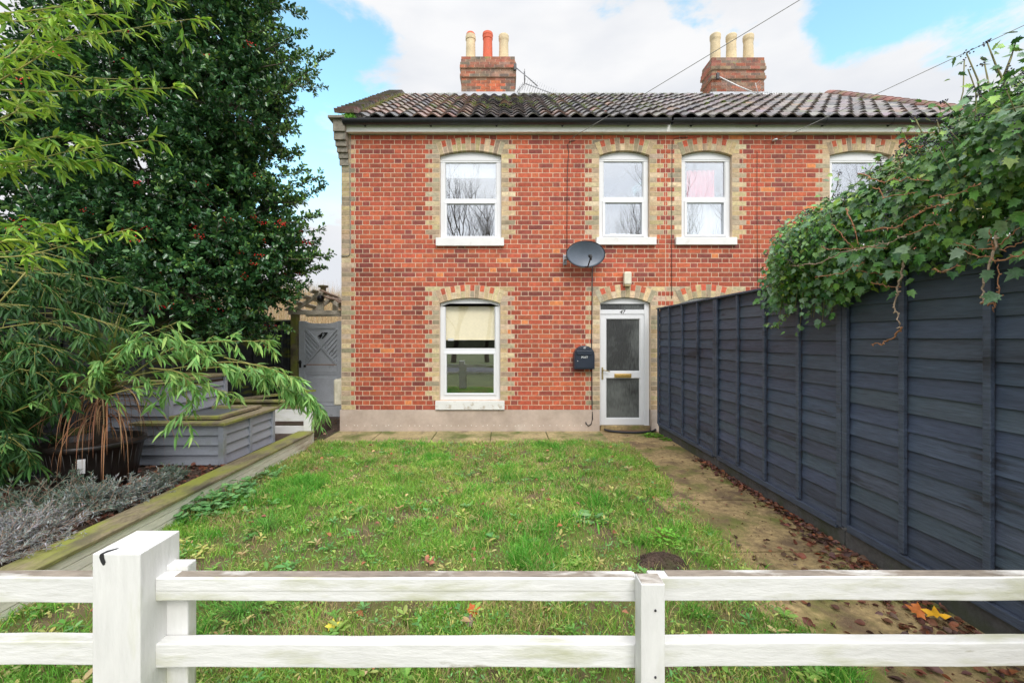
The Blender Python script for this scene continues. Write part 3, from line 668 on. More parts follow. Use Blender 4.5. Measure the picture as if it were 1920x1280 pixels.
# chimneys with pots
def chimney(h, x0, x1, pots, z_top):
    g = MB(); m = MB(); y0, y1 = 9.76, 10.27; zb = 6.9; cz = .068; n = int((z_top - zb) / cz); cz = (z_top - zb) / n
    for i in range(n):
        z0 = zb + i * cz; t = n - i           # courses counted down from the top
        e = .0
        if t in (1, 2): e = -.02
        if t in (4, 3): e = .018
        if t in (6, 7): e = .012
        e = {1: -.012, 2: -.005, 3: .012, 4: .02, 5: -.012, 6: .0, 7: .018, 8: -.018}.get(t, -.012)
        m.box(x0 - e + .005, x1 + e - .005, y0 - e + .005, y1 + e - .005, z0, z0 + cz)
        off = (i % 2) * .11
        for (a, b, face) in ((x0 - e, x1 + e, 'f'), (x0 - e, x1 + e, 'b'), (y0 - e + .03, y1 + e - .03, 'l'), (y0 - e + .03, y1 + e - .03, 'r')):
            q = a - off
            while q < b:
                p, r2 = max(q, a), min(q + .225, b)
                if r2 - p > .02:
                    c = jc(rnd.choice([(.30, .12, .08), (.24, .13, .09), (.27, .17, .12), (.34, .12, .07), (.22, .16, .12)]), .2)
                    if 8 < t < 13 and h is house and face == 'f' and x0 + .4 < (p + r2) / 2 < x0 + 1.0: c = jc((.48, .13, .06), .15)
                    if face == 'f': g.box(p + .004, r2 - .004, y0 - e, y0 + .05, z0 + .004, z0 + cz - .004, c)
                    elif face == 'b': g.box(p + .004, r2 - .004, y1 - .05, y1 + e, z0 + .004, z0 + cz - .004, c)
                    elif face == 'l': g.box(x0 - e + .0005, x0 + .05, p + .004, r2 - .004, z0 + .004, z0 + cz - .004, c)
                    else: g.box(x1 - .05, x1 + e - .0005, p + .004, r2 - .004, z0 + .004, z0 + cz - .004, c)
                q += .225
    ch = g.build('chimney', 'chimbrick', h); m.build('mortar', 'mortar', ch)
    g = MB(); g.box(x0 - .05, x1 + .05, y0 - .055, y0 - .03, 6.93, 7.075); g.box(x0 - .05, x1 + .05, y0 - .16, y0 - .05, 6.93, 7.02); g.build('lead_flashing', 'lead', ch, bevel=.004)
    for (px, kind, dh) in pots:
        xc = px; hh = .66 + dh; r = .106
        prof = [(r * 1.12, -.02), (r * 1.08, .1), (r, hh - .20), (r, hh - .15)]
        if kind == 'red': prof += [(r * 1.10, hh - .14), (r * 1.12, hh - .07), (r * 1.18, hh - .06), (r * 1.12, hh), (r * .85, hh), (r * .8, hh - .2)]
        elif kind == 'crown': prof += [(r * 1.12, hh - .14), (r * 1.12, hh - .07), (r * 1.02, hh - .06), (r * 1.02, hh - .03), (r * .85, hh - .03), (r * .8, hh - .2)]
        else: prof += [(r * 1.12, hh - .10), (r * 1.14, hh - .02), (r * 1.08, hh), (r * .88, hh), (r * .8, hh - .2)]
        g = MB(); g.lathe(prof, (xc, 10.02, z_top), 28, None, False); p = g.build('chimney_pot', 'redpot' if kind == 'red' else 'buffpot', ch)
        if kind == 'red': p['label'] = 'red clay pot with pierced rim'
        if kind == 'crown': g = MB(); g.lathe([(r * .98, hh - .035), (r * 1.0, hh - .01), (r * .8, hh + .025), (.001, hh + .03)], (xc, 10.02, z_top), 20); g.build('cowl', 'redpot', p)
        g = MB(); g.lathe([(.16, -.01), (.14, .03), (.10, .05)], (xc, 10.02, z_top), 16); g.build('mortar_flaunching', 'stone', ch)
    return ch
PX = lambda p, Y: (p - CX) * Y / FX
chimney(house, PX(863.5, 9.76), PX(966.5, 9.76), ((PX(882.5, 10.02), 'crown', .02), (PX(914.5, 10.02), 'red', .035), (PX(944.5, 10.02), 'buff', -.02)), 7.925)
ch2 = chimney(house2, PX(1334, 9.76), PX(1435, 9.76), ((PX(1341, 10.02), 'buff', .02), (PX(1371, 10.02), 'buff', .01), (PX(1403, 10.02), 'buff', 0)), 7.905)

# television aerials, each fixed to a chimney
def aerial(pole, a, b, nel, elen, mat, label, refl=True):
    t = thing('tv_aerial', label, 'aerial', tuple(pole[0]))
    g = MB(); g.tube(pole, .013, 6); g.build('mast', mat, t)
    g = MB(); g.box(pole[0][0] - .03, pole[0][0] + .03, pole[0][1] - .02, pole[0][1] + .03, pole[0][2] - .07, pole[0][2] + .07); g.build('bracket', 'blackp', t, bevel=.004)
    g = MB(); a = Vector(a); b = Vector(b); g.tube([a, b], .009, 6); d = (b - a).normalized(); e = d.cross(Vector((0, 1, .15))).normalized()
    for k in range(nel):
        c = a + (b - a) * (k + .5) / nel; ln = elen * (1 - .35 * k / nel); g.tube([c - e * ln, c + e * ln], .004, 4)
        g.tube([c + Vector((0, -.02, .0)) - e * .02, c + e * .02], .010, 4)
    g.build('boom', mat, t)
    if refl:
        g = MB(); c = a - d * .02
        for s in (-1, 1):
            for k in range(5):
                q = c + e * s * (.03 + .045 * k) - d * .02 * k; g.tube([q + Vector((0, -.14, 0)), q + Vector((0, .14, 0))], .005, 4)
            g.tube([c, c + e * s * .23 - d * .1], .007, 4)
        g.build('reflector', mat, t)
Ya = 9.70
aerial([P(966, 126, Ya), P(985, 141, Ya), P(1008, 162, Ya)], P(985, 157, Ya), P(1042, 178, Ya), 13, .15, 'metal', 'dark grey television aerial leaning off the left chimney')
aerial([P(1346, 143, 9.66), P(1385, 162, 9.62), P(1424, 178, 9.6)], P(1424, 177, 9.6), P(1474, 178.5, 9.6), 11, .07, 'palemetal', 'pale television aerial on a sloping pole from the right chimney')

# ------------------------------------------------------------------ things fixed to the facade
def on_wall_cable(name, pts, label, r=.006, mat='cable'):
    g = MB(); g.tube([(WX(x), WY - .006 - q, WZ(y)) for x, y, q in pts], r, 6); tag(g.build(name, mat), label, 'cable')
on_wall_cable('wall_cable', [(1110.5, 490, .012), (1110, 560, .004), (1109, 640, .006), (1109.5, 720, .004), (1110, 768, .006), (1110, 785, .03), (1107.5, 794, .03), (1103, 797, .03), (1099, 794, .03), (1097.5, 790, .03)], 'black cable running down from the satellite dish to the plinth and hooking up', .0085)
on_wall_cable('wall_cable', [(1078, 264, .01), (1068, 266, .004), (1064, 272, .004), (1066, 285, .005), (1063.5, 330, .003), (1063, 400, .004), (1063, 470, .004)], 'thin dark cable looping under the eaves and down to the dish', .005)
on_wall_cable('wall_cable', [(657, 250, .004), (656.5, 330, .006), (657, 400, .004), (657, 470, .005), (656, 478, .006), (652, 480, .006), (640, 480.5, .006)], 'thin grey cable down the left quoins turning round the corner', .006, 'greycable')
on_wall_cable('wall_cable', [(1290, 258, .005), (1264, 260, .005), (1260, 266, .004), (1259.5, 350, .004), (1259, 450, .005), (1259, 560, .004)], 'thin dark cable between the two small upper windows', .004)
on_wall_cable('wall_cable', [(1419, 285, .004), (1419, 400, .004), (1420, 560, .004)], 'thin dark cable on the wall right of the pink curtained window', .003)

t = thing('satellite_dish', 'oval dark grey satellite dish bolted to the brick wall', 'satellite dish', (WX(1092), WY, WZ(482)))
g = MB(); c = Vector((WX(1093), WY - .24, WZ(482))); rx, rz = .305, .20
nd = Vector((.10, -1, -.10)).normalized(); e1 = Vector((1, 0, 0)) - nd * nd.x; e1.normalize(); e2 = nd.cross(e1); e2 = -e2 if e2.z < 0 else e2
vs = []; NR, NA = 8, 40
for side in (0, 1):
    for i in range(NR + 1):
        q = i / NR
        for j in range(NA):
            a = 2 * math.pi * j / NA; vs.append(c + e1 * rx * q * math.cos(a) + e2 * rz * q * math.sin(a) - nd * (.055 * (1 - q * q) + .006 * side))
fs = []
for side in (0, 1):
    o_ = side * (NR + 1) * NA
    for i in range(NR):
        for j in range(NA):
            f = (o_ + i * NA + j, o_ + (i + 1) * NA + j, o_ + (i + 1) * NA + (j + 1) % NA, o_ + i * NA + (j + 1) % NA); fs.append(f if side == 0 else f[::-1])
o_ = (NR + 1) * NA
for j in range(NA): fs.append((NR * NA + j, o_ + NR * NA + j, o_ + NR * NA + (j + 1) % NA, NR * NA + (j + 1) % NA))
g.add(vs, fs, None, True); g.build('reflector', 'dish', t)
g = MB(); rim = [c + e1 * rx * math.cos(2 * math.pi * j / 40) + e2 * rz * math.sin(2 * math.pi * j / 40) for j in range(41)]; g.tube(rim, .006, 6); g.build('rim', 'blackp', t)
g = MB(); lo = c - e2 * (rz - .01); tip = c + nd * .27 - e2 * .06
g.tube([lo, lo + nd * .12 + e2 * -.01, tip], .011, 8); g.tube([tip - nd * .02, tip - nd * .09 + e2 * .02], .026, 12, r2=.02); g.tube([tip + e2 * .03 , tip - e2 * .05], .013, 8); g.build('receiver_arm', 'blackp', t)
g = MB(); bx_ = WX(1059); g.box(bx_ - .03, bx_ + .03, WY - .02, WY - .002, WZ(497), WZ(478)); g.tube([(bx_, WY - .02, WZ(488)), (bx_ - .0, WY - .16, WZ(487)), (c.x - .05, c.y + .08, c.z)], .016, 8)
g.box(bx_ - .025, bx_ + .04, WY - .20, WY - .13, WZ(491), WZ(484)); g.build('mount', 'metal', t, bevel=.003)

t = thing('mailbox', 'blue-black arched mailbox marked POST beside the front door', 'mailbox', (WX(1093), WY, WZ(692)))
xa, xb, zb_, zt_ = WX(1074.5), WX(1112), WZ(691), WZ(647.5); xc = (xa + xb) / 2; hw = (xb - xa) / 2; zsp = zt_ - hw * .92
def arch_out(s, z0): return [(xc - hw * s, z0), (xc + hw * s, z0)] + [(xc + hw * s * math.cos(a), zsp + hw * .92 * s * math.sin(a)) for a in np.linspace(0, math.pi, 19)]
g = MB(); g.prism(arch_out(1, zb_), WY - .125, WY - .006); g.build('body', 'mailbox', t, bevel=.006)
g = MB(); g.prism(arch_out(.86, zb_ + .018), WY - .134, WY - .122); g.build('door', 'mailbox', t, bevel=.004)
g = MB(); g.prism([(xc - hw * .78, WZ(662)), (xc - hw * .6, WZ(664.5)), (xc - .03, WZ(664.5)), (xc - .015, WZ(666)), (xc + .015, WZ(666)), (xc + .03, WZ(664.5)), (xc + hw * .6, WZ(664.5)), (xc + hw * .78, WZ(662)), (xc + hw * .84, WZ(656.5)), (xc - hw * .84, WZ(656.5))], WY - .150, WY - .134); g.build('flap', 'mailbox', t, bevel=.003)
text('lettering', 'POST', .044, (xc, WY - .1345, WZ(669)), 'lettering', t, 0, .001, .0006)
text('lettering', '47', .040, (xc, WY - .1345, WZ(651.8)), 'lettering', t, .2, .001, .0006)
g = MB(); g.lathe([(.0001, 0), (.006, 0), (.007, .004)], (xa + .05, WY - .136, WZ(675.5)), 10); 
g.v = [(x, WY - .136 - (z - WZ(675.5)), WZ(675.5) + (y - WY + .136)) for x, y, z in g.v]; g.build('lock', 'palemetal', t)

t = thing('wall_lamp', 'small cream bulkhead lamp on the wall above the door arch', 'lamp', (WX(1174), WY, WZ(538)))
g = MB(); g.box(WX(1168), WX(1181), WY - .018, WY - .008, WZ(537), WZ(511)); g.build('back_plate', 'upvc', t, bevel=.003)
g = MB(); g.box(WX(1167.3), WX(1181.5), WY - .095, WY - .0185, WZ(535), WZ(510.5)); g.build('diffuser', 'lampglass', t, bevel=.022, seg=4)
g = MB(); g.box(WX(1168.5), WX(1180), WY - .085, WY - .012, WZ(537.5), WZ(535.1)); g.build('bottom_cap', 'gold', t, bevel=.003)

t = thing('meter_box', 'off-white plastic meter box low on the house side wall beside the gate', 'meter box', (XL, 6.95, .3))
g = MB(); g.box(XL - .165, XL, 6.90, 7.25, WZ(762), WZ(712)); g.build('housing', 'lampglass', t, bevel=.03, seg=4)
g = MB(); g.box(XL - .172, XL - .1655, 6.95, 7.20, WZ(755), WZ(718)); g.build('door', 'upvc', t, bevel=.003)

t = thing('doormat', 'half-round coir doormat with black rubber edge on the front step', 'doormat', (WX(1180), WY - .1, 0))
xc, w = WX(1180), .40
g = MB(); ar = [(xc + (w - .03) * math.cos(a), WY - .03 - .13 * math.sin(a)) for a in np.linspace(math.pi, 0, 25)]; g.prism(list(reversed(ar)), .012, .026, axis='z'); g.build('coir', 'coir', t)
g = MB(); g.tube([(xc + w * math.cos(a), WY - .035 - .17 * math.sin(a), .024 + .012 * abs(math.cos(a))) for a in np.linspace(math.pi, 0, 29)], .017, 8); g.build('edging', 'rubber', t)

# overhead wires from the wall to poles up the street
def wire(a, b, sag, label):
    a, b = Vector(a), Vector(b); g = MB(); g.tube([a.lerp(b, k / 20) - Vector((0, 0, sag * 4 * (k / 20) * (1 - k / 20))) for k in range(21)], .0045, 5)
    o = g.build('overhead_wire', 'greycable'); tag(o, label, 'wire', 'overhead wires')
a = Vector((WX(1066), WY - .03, WZ(264))); b = P(1500, 0, 4.9); wire(a, a + (b - a) * 3.2, .0, 'overhead wire rising from the wall of the left house past the right chimney')
a = Vector((WX(1448), WY - .03, WZ(268))); b = P(1920, 48, 5.0); wire(a, a + (b - a) * 3.2, .0, 'overhead wire rising across the sky right of the chimneys')
g = MB(); q = Vector((WX(1448), WY - .01, WZ(265))); g.tube([q + Vector((0, .01, 0)), q - Vector((0, .05, 0))], .012, 8); g.tube([q - Vector((0, .04, .0)), q + Vector((.04, -.05, .01))], .016, 8); tag(g.build('wire_bracket', 'upvc'), 'small white wire anchor under the eaves of the right house', 'bracket')

# ------------------------------------------------------------------ dark panel fence on the right
FXX = 2.44
t = thing('panel_fence', 'tall blue-black overlapped panel fence beside the path', 'fence', (FXX, 4, 0))
bay = .4575; y1 = 6.70
kp = 0
edge0 = y1
while edge0 > -.6:
    edge1 = edge0 - 4 * bay; step = .0 if kp < 2 else .015; zb0, zt0 = .145 + step, 1.935 + step
    g = MB(); nb = 16; bh = (zt0 - zb0) / nb
    for k in range(nb):
        z = zb0 + k * bh; n = 16; vs = []
        for j in range(n + 1):      # waney-edged boards, thicker and proud at their lower edge
            yy = edge0 - .006 + (edge1 - edge0 + .012) * j / n; wv = .0012 * math.sin(yy * 4.1 + k * 2.3 + kp) + .0012 * math.sin(yy * 13 + k)
            vs += [(FXX - .011, yy, z - .010 + wv), (FXX + .006, yy, z + bh + .012), (FXX + .004, yy, z - .012 + wv)]
        fs = []
        for j in range(n):
            a = j * 3; fs += [(a, a + 1, a + 4, a + 3), (a + 2, a, a + 3, a + 5)]
        g.add(vs, fs, jc((.060, .080, .122), .16))
    g.box(FXX + .008, FXX + .02, edge1 + .006, edge0 - .006, zb0, zt0, (.06, .08, .12))
    pn = g.build('fence_panel', 'fenceboard', t)
    for k in range(5):
        yy = edge0 - k * bay; wd = .044 if k in (0, 4) else .036
        yy = min(max(yy, edge1 + wd / 2 + .003), edge0 - wd / 2 - .003)
        g = MB(); g.box(FXX - .038, FXX - .0145, yy - wd / 2, yy + wd / 2, zb0 - (.0 if k in (0, 4) else -.035), zt0); g.build('batten', 'bluefence', pn, bevel=.003)
    g = MB(); g.box(FXX - .040, FXX - .0145, edge1 + .05, edge0 - .05, zb0 - .022, zb0 + .026); g.build('bottom_rail', 'bluefence', pn, bevel=.003)
    g = MB(); g.box(FXX - .050, FXX + .035, edge1 + .004, edge0 - .004, zt0 + .002, zt0 + .022); g.build('top_rail', 'bluefence', pn, bevel=.003)
    g = MB(); g.box(FXX - .012, FXX + .035, edge1 + .004, edge0 - .004, -.05, zb0 - .024); g.build('gravel_board', 'concrete', t, bevel=.004)
    edge0 = edge1; kp += 1

# ------------------------------------------------------------------ white ranch fence in front
t = thing('white_rail_fence', 'low white painted post and rail fence across the front of the lawn', 'fence', (0, 1.4, 0))
def rail(x0, x1, z0, z1, y0=1.41, y1=1.455, top=False, lab=None):
    g = MB(); n = 26; vs = []; j = rnd.random() * 9
    for k in range(n + 1):
        x = x0 + (x1 - x0) * k / n; e = .0012 * math.sin(x * 7 + j) + .0008 * math.sin(x * 19 + j)
        vs += [(x, y0, z0 + e), (x, y1, z0 + e), (x, y1, z1 + e), (x, y0, z1 + e * .5)]
    fs = [(a, a + 4, a + 7, a + 3) for a in range(0, n * 4, 4)] + [(a + 3, a + 7, a + 6, a + 2) for a in range(0, n * 4, 4)] + [(a + 2, a + 6, a + 5, a + 1) for a in range(0, n * 4, 4)] + [(a + 1, a + 5, a + 4, a) for a in range(0, n * 4, 4)] + [(0, 3, 2, 1), (n * 4, n * 4 + 1, n * 4 + 2, n * 4 + 3)]
    g.add(vs, fs); r_ = g.build('rail', 'whitewood', t, bevel=.004)
    if top:
        g = MB(); g.box(x0 + .06, x1 - .01, y0 + .006, y1 - .007, z1 - .004, z1 + .0028); g.build('bare_top', 'topwood', r_)
    return r_
x2a, x2b = PX(1201, 1.35), PX(1246, 1.35)
rail(PX(291, 1.41), PX(1196, 1.41), .628, .705, top=True); rail(PX(291, 1.41), PX(1215, 1.41), .408, .487)
g = MB(); g.box(PX(294, 1.41), PX(1196, 1.41), 1.4075, 1.4095, .664, .7025); g.build('rail_facing', 'whitewood', t, bevel=.001)
rail(PX(1220, 1.41), 2.385, .630, .708, top=True); rail(PX(1216, 1.41), 2.385, .412, .491)
rail(-3.4, -1.29, .628, .712, 1.40, 1.445, top=True); rail(-3.4, -1.29, .424, .502, 1.40, 1.445)
g = MB(); g.prism([(-1.303, 0), (-1.151, 0), (-1.151, .815), (-1.303, .815)], 1.35, 1.515); g.build('post', 'whitepost', t, bevel=.003)
po = [o for o in COL.objects if o.parent == t and o.name.startswith('post')][-1]
g = MB(); zz = .815
g.add([(-1.268, 1.3488, zz - .036), (-1.263, 1.3488, zz - .034), (-1.259, 1.3488, zz - .025), (-1.264, 1.3488, zz - .012), (-1.266, 1.3488, zz + .0005), (-1.277, 1.3488, zz + .0005), (-1.280, 1.3488, zz - .010), (-1.275, 1.3488, zz - .025)], [tuple(range(8))])
g.add([(-1.277, 1.349, zz + .001), (-1.266, 1.349, zz + .001), (-1.262, 1.362, zz + .001), (-1.248, 1.385, zz + .001), (-1.258, 1.386, zz + .001), (-1.274, 1.370, zz + .001)], [tuple(range(6))]); g.build('black_scuff', 'rubber', po)
g = MB(); g.box(-1.20, -1.080, 1.457, 1.50, 0, .722); g.build('post', 'whitepost', t, bevel=.004)
g = MB(); g.box(x2a, x2b, 1.345, 1.408, 0, .722); p = g.build('post', 'whitepost', t, bevel=.003)
g = MB(); g.box(x2a + .004, x2b - .004, 1.35, 1.403, .7222, .7245); g.build('end_grain', 'topwood', p)
g = MB()
for z in (.64, .43): g.sphere((x2a + .045, 1.344, z), .004, 6)
g.build('nail_head', 'rubber', p)

# ------------------------------------------------------------------ left boundary fence, gate, planter boxes, tub
def oldfence(name, label, pts, top, nb):
    t = thing(name, label, 'fence', (pts[0][0], pts[0][1], 0), )
    (xa, ya), (xb, yb) = pts; L_ = math.hypot(xb - xa, yb - ya); n = max(1, round(L_ / 1.83)); d = Vector((xb - xa, yb - ya, 0)).normalized(); nn = Vector((d.y, -d.x, 0))
    if nn.y > 0 and abs(nn.y) > .5: nn = -nn
    if abs(nn.x) > .5 and nn.x < 0: nn = -nn
    for k in range(n):
        A = Vector((xa, ya, 0)) + d * L_ * k / n; B = A + d * L_ / n
        g = MB(); bh = (top - .1) / nb
        for i in range(nb):
            z = .1 + i * bh; vs = [A + nn * .016 + Vector((0, 0, z - .01)), B + nn * .016 + Vector((0, 0, z - .01)), B + Vector((0, 0, z + bh)), A + Vector((0, 0, z + bh)), A + Vector((0, 0, z - .01)), B + Vector((0, 0, z - .01))]
            g.add(vs, [(0, 1, 2, 3), (4, 5, 1, 0), (5, 4, 3, 2)])
        p = g.build('fence_panel', 'darkfence', t)
        for j in range(5):
            c = A.lerp(B, j / 4); g = MB(); g.tube([c + nn * .03 + Vector((0, 0, .05)), c + nn * .03 + Vector((0, 0, top + .01))], .026, 4); g.build('batten', 'darkfence', p)
        g = MB(); g.tube([A + nn * .01 + Vector((0, 0, top + .01)), B + nn * .01 + Vector((0, 0, top + .01))], .035, 4); g.build('top_rail', 'darkfence', p)
oldfence('boundary_fence', 'dark mossy overlapped fence running behind the tub and bamboo', ((-4.42, .6), (-4.42, 7.95)), 1.86, 13)
oldfence('boundary_fence', 'short dark mossy fence panel just left of the grey gate', ((-4.40, 7.97), (-3.88, 7.97)), 1.78, 11)

GY = 7.9
t = thing('garden_gate', 'grey painted wooden garden gate numbered 47 with fan slats', 'gate', (-3.4, GY, 0))
g = MB(); gx0, gx1 = -3.80, -2.92; zt = 1.80; gp = lambda px: (px - CX) * GY / FX; gz = lambda py: EYE - (py - CY) * GY / FX
g.box(gx0, gx0 + .105, GY, GY + .045, .03, zt); g.box(gx1 - .16, gx1, GY, GY + .045, .03, zt)
pts = [(gx0 + .105, zt - .13), (gx1 - .16, zt - .13), (gx1 - .16, zt - .0)] + [(gx0 + .105 + (gx1 - .16 - gx0 - .105) * (1 - k / 10), zt - .045 + .045 * (2 * k / 10 - 1) ** 4) for k in range(1, 10)] + [(gx0 + .105, zt)]
g.prism(pts, GY + .001, GY + .044)
ax0, ax1 = gx0 + .105, gx1 - .16
g.box(ax0, ax1, GY + .002, GY + .043, .03, .22); g.box(ax0, ax1, GY + .002, GY + .043, gz(698), gz(684)); gt = g.build('gate_frame', 'gatewood', t, bevel=.004)
g = MB(); g.box(ax0, ax1, GY + .02, GY + .03, .22, gz(698)); 
for (a, b, c, d) in ((ax0, ax1, gz(702), gz(698.5)), (ax0, ax1, .225, .25), (ax0, ax0 + .02, .25, gz(702)), (ax1 - .02, ax1, .25, gz(702))): g.box(a, b, GY + .008, GY + .02, c, d)
g.box(ax0 + .06, ax1 - .06, GY + .012, GY + .0195, .30, gz(708)); g.build('lower_panel', 'gatewood', t, bevel=.003)
z0_, z1_ = gz(684), zt - .13; g = MB(); g.box(ax0, ax1, GY + .022, GY + .03, z0_, z1_)
cx_, cz_ = (ax0 + ax1) / 2, (z0_ + z1_) / 2 + .0; hw_, hh_ = (ax1 - ax0) / 2 - .02, (z1_ - z0_) / 2 - .015
def slat(p, q, w=.012, y0=GY - .002):
    p, q = Vector((p[0], 0, p[1])), Vector((q[0], 0, q[1])); d = (q - p).normalized(); nrm_ = Vector((d.z, 0, -d.x)) * w
    a = [(p - nrm_), (p + nrm_), (q + nrm_), (q - nrm_)]
    g.add([(v.x, y0, v.z) for v in a] + [(v.x, GY + .021, v.z) for v in a], [(0, 1, 2, 3), (4, 7, 6, 5), (0, 4, 5, 1), (1, 5, 6, 2), (2, 6, 7, 3), (3, 7, 4, 0)])
slat((cx_ - hw_, cz_ - hh_), (cx_ + hw_, cz_ + hh_), .018, GY - .010); slat((cx_ + hw_, cz_ - hh_), (cx_ - hw_, cz_ + hh_), .018, GY - .008)
for s in (-1, 1):
    for k in range(1, 7):
        f = k / 7.0; zc2 = cz_ + hh_ * (1 - 2 * f * .95)
        # slats parallel to the arms of the X filling the left and right wedges
        x_out = cx_ + s * hw_; zz = cz_ + hh_ - f * 2 * hh_
        x_in = cx_ + s * hw_ * max(.04, abs(1 - f * 1.0) * .98)
        if zz > cz_ - hh_: slat((x_out, zz), (cx_ + s * hw_ * (f), cz_ - hh_ * (1 - (1 - f) * 1) * 1 + hh_ * (1 - f) * 0 if False else cz_ + hh_ * (-f)), .010, GY - .001)
for (a, b, c, d) in ((ax0, ax0 + .018, z0_, z1_), (ax1 - .018, ax1, z0_, z1_), (ax0 + .018, ax1 - .018, z1_ - .016, z1_)): g.box(a, b, GY + .005, GY + .0215, c, d)
g.build('fan_slat_panel', 'gatewood', t)
g = MB(); g.box(ax0 + .02, ax1 - .02, GY - .001, GY + .021, z0_ - .004, z0_ + .014); g.build('worn_ledge', 'brownwood', t)
text('house_number', '47', .15, (cx_ + .0, GY + .002, gz(629.5)), 'inkblack', t, .45, .003, .004)
g = MB(); g.lathe([(.03, 0), (.032, .01), (.02, .03), (.001, .035)], (0, 0, 0), 14); g.v = [(gp(563) + x, GY - z - .002, gz(679) + y) for x, y, z in g.v]
g.box(gp(563) - .018, gp(563) + .018, GY - .008, GY - .001, gz(689), gz(675)); g.box(gp(570), gp(574), GY - .02, GY - .001, gz(688), gz(684)); g.build('latch', 'blackp', t)

t = thing('gate_arch', 'weathered timber gabled arch with loose roof slats over the gate', 'arch', (-3.4, 7.9, 0))
g = MB(); g.box(-3.935, -3.815, 7.86, 7.98, 0, 1.93); g.build('post', 'mosswood', t, bevel=.006)
g = MB(); g.box(-2.86, -2.76, 7.86, 7.98, 0, 1.93); g.build('post', 'oldwood', t, bevel=.006)
ap = P(602, 549, 7.9); lf = P(545, 588, 7.9); rt = Vector((2 * ap.x - lf.x, 7.9, lf.z))
for yy in (7.86, 8.55):
    g = MB(); g.box(lf.x - .03, rt.x + .03, yy, yy + .05, P(0, 590, 7.9).z, P(0, 582, 7.9).z); g.build('tie_beam', 'oldwood', t, bevel=.006)
    g = MB(); g.box(ap.x - .055, ap.x + .055, yy + .002, yy + .045, P(0, 582, 7.9).z, ap.z + .02); g.build('king_post', 'oldwood', t, bevel=.006)
    for e in (lf, rt):
        g = MB(); d = (ap - e); d.y = 0; dn = d.normalized(); nq = Vector((-dn.z, 0, dn.x)) * .035
        a = [e - nq, ap - nq, ap + nq, e + nq]; g.prism([(v.x, v.z) for v in a], yy - .006, yy + .04); g.build('rafter', 'oldwood', t)
g = MB(); g.sphere((ap.x + .02, 7.83, ap.z - .11), .065, 10, sq=1); g.build('boss', 'inkblack', t)
g = MB(); g.lathe([(.05, -.10), (.05, -.02), (.09, -.01), (.09, .02), (.0001, .035)], (ap.x + .02, 7.95, ap.z + .12), 14); g.build('finial', 'mosswood', t)
for s, n in ((-1, 4), (1, 4)):
    for k in range(n):
        f = .12 + .80 * k / (n - 1) + rnd.uniform(-.03, .03); e = lf if s < 0 else rt; c = ap.lerp(e, f) + Vector((0, 0, .05)); tw = rnd.uniform(-.06, .06)
        g = MB(); d0 = Vector(((e - ap).x, 0, (e - ap).z)).normalized() * .045; nn = Vector((-d0.z, 0, d0.x)).normalized() * .012
        if nn.z < 0: nn = -nn
        vs = []
        for yy, tx in ((7.66 - rnd.uniform(0, .08), tw), (8.72, -tw)):
            for q in (-d0 - nn, d0 - nn, d0 + nn, -d0 + nn): vs.append((c.x + q.x + tx, yy, c.z + q.z + tx * .2))
        g.add(vs, [(0, 1, 2, 3), (7, 6, 5, 4), (0, 4, 5, 1), (1, 5, 6, 2), (2, 6, 7, 3), (3, 7, 4, 0)]); g.build('roof_slat', 'oldwood' if s < 0 else 'brownwood', t, bevel=.003)

def clad_box(t, x0, x1, y0, y1, z0, z1, nb, bays_r=2, front_bays=1):
    """four clad faces in shiplap boards with corner posts"""
    g = MB(); bh = (z1 - z0) / nb
    for k in range(nb):
        a, b = z0 + k * bh, z0 + (k + 1) * bh - .006
        g.prism([(y0 + .018, b), (y0 - .008, a + .004), (y1 + .008, a + .004), (y1 - .018, b)], x0 + .02, x1 - .02, axis='x')   # front/back boards
        g.prism([(x0 - .008, a + .004), (x1 + .008, a + .004), (x1 - .018, b), (x0 + .018, b)], y0 + .02, y1 - .02, axis='y')
    o = g.build('cladding', 'greywood', t)
    for x in (x0, x1):
        for y in (y0, y1): g = MB(); g.box(x - .02 if x == x0 else x - .035, x + .035 if x == x0 else x + .02, y - .02 if y == y0 else y - .035, y + .035 if y == y0 else y + .02, z0, z1 - .001); g.build('corner_post', 'greywood', o, bevel=.004)
    for k in range(1, bays_r): g = MB(); yy = y0 + (y1 - y0) * k / bays_r; g.box(x1 - .03, x1 + .014, yy - .022, yy + .022, z0, z1 - .002); g.build('mid_post', 'greywood', o, bevel=.003)
t = thing('planter_box', 'low grey clad timber planter with mossy rim behind the lawn wall', 'planter', (-3.35, 4.9, .15))
clad_box(t, -3.80, -2.915, 4.42, 5.38, .175, .585, 4)
for (a, b, c, d, z0, z1) in ((-3.86, -2.87, 4.38, 4.52, .587, .618), (-3.01, -2.87, 4.524, 5.42, .587, .618), (-3.60, -3.014, 5.28, 5.42, .587, .618), (-3.58, -3.02, 4.55, 4.63, .62, .655), (-3.11, -3.025, 4.634, 5.33, .62, .655), (-3.6, -3.115, 5.25, 5.33, .62, .655)):
    g = MB(); g.box(a, b, c, d, z0, z1); g.build('rim_board', 'mosswood', t, bevel=.005)
g = MB(); g.box(-3.6, -3.1, 4.60, 5.27, .60, .625); g.build('slate_lid', 'slate', t)
t = thing('planter_box', 'taller grey clad timber planter standing behind the lower one', 'planter', (-3.9, 5.0, .15))
clad_box(t, -4.30, -3.625, 4.62, 5.55, .40, 1.00, 5, 1)
for (a, b, c, d) in ((-4.33, -3.59, 4.58, 4.70), (-3.71, -3.59, 4.704, 5.58), (-4.33, -3.714, 5.46, 5.58)):
    g = MB(); g.box(a, b, c, d, 1.002, 1.032); g.build('rim_board', 'mosswood', t, bevel=.005)
g = MB(); g.box(-4.29, -3.63, 4.64, 5.53, .9, .97); g.build('potting_soil', 'soil', t)

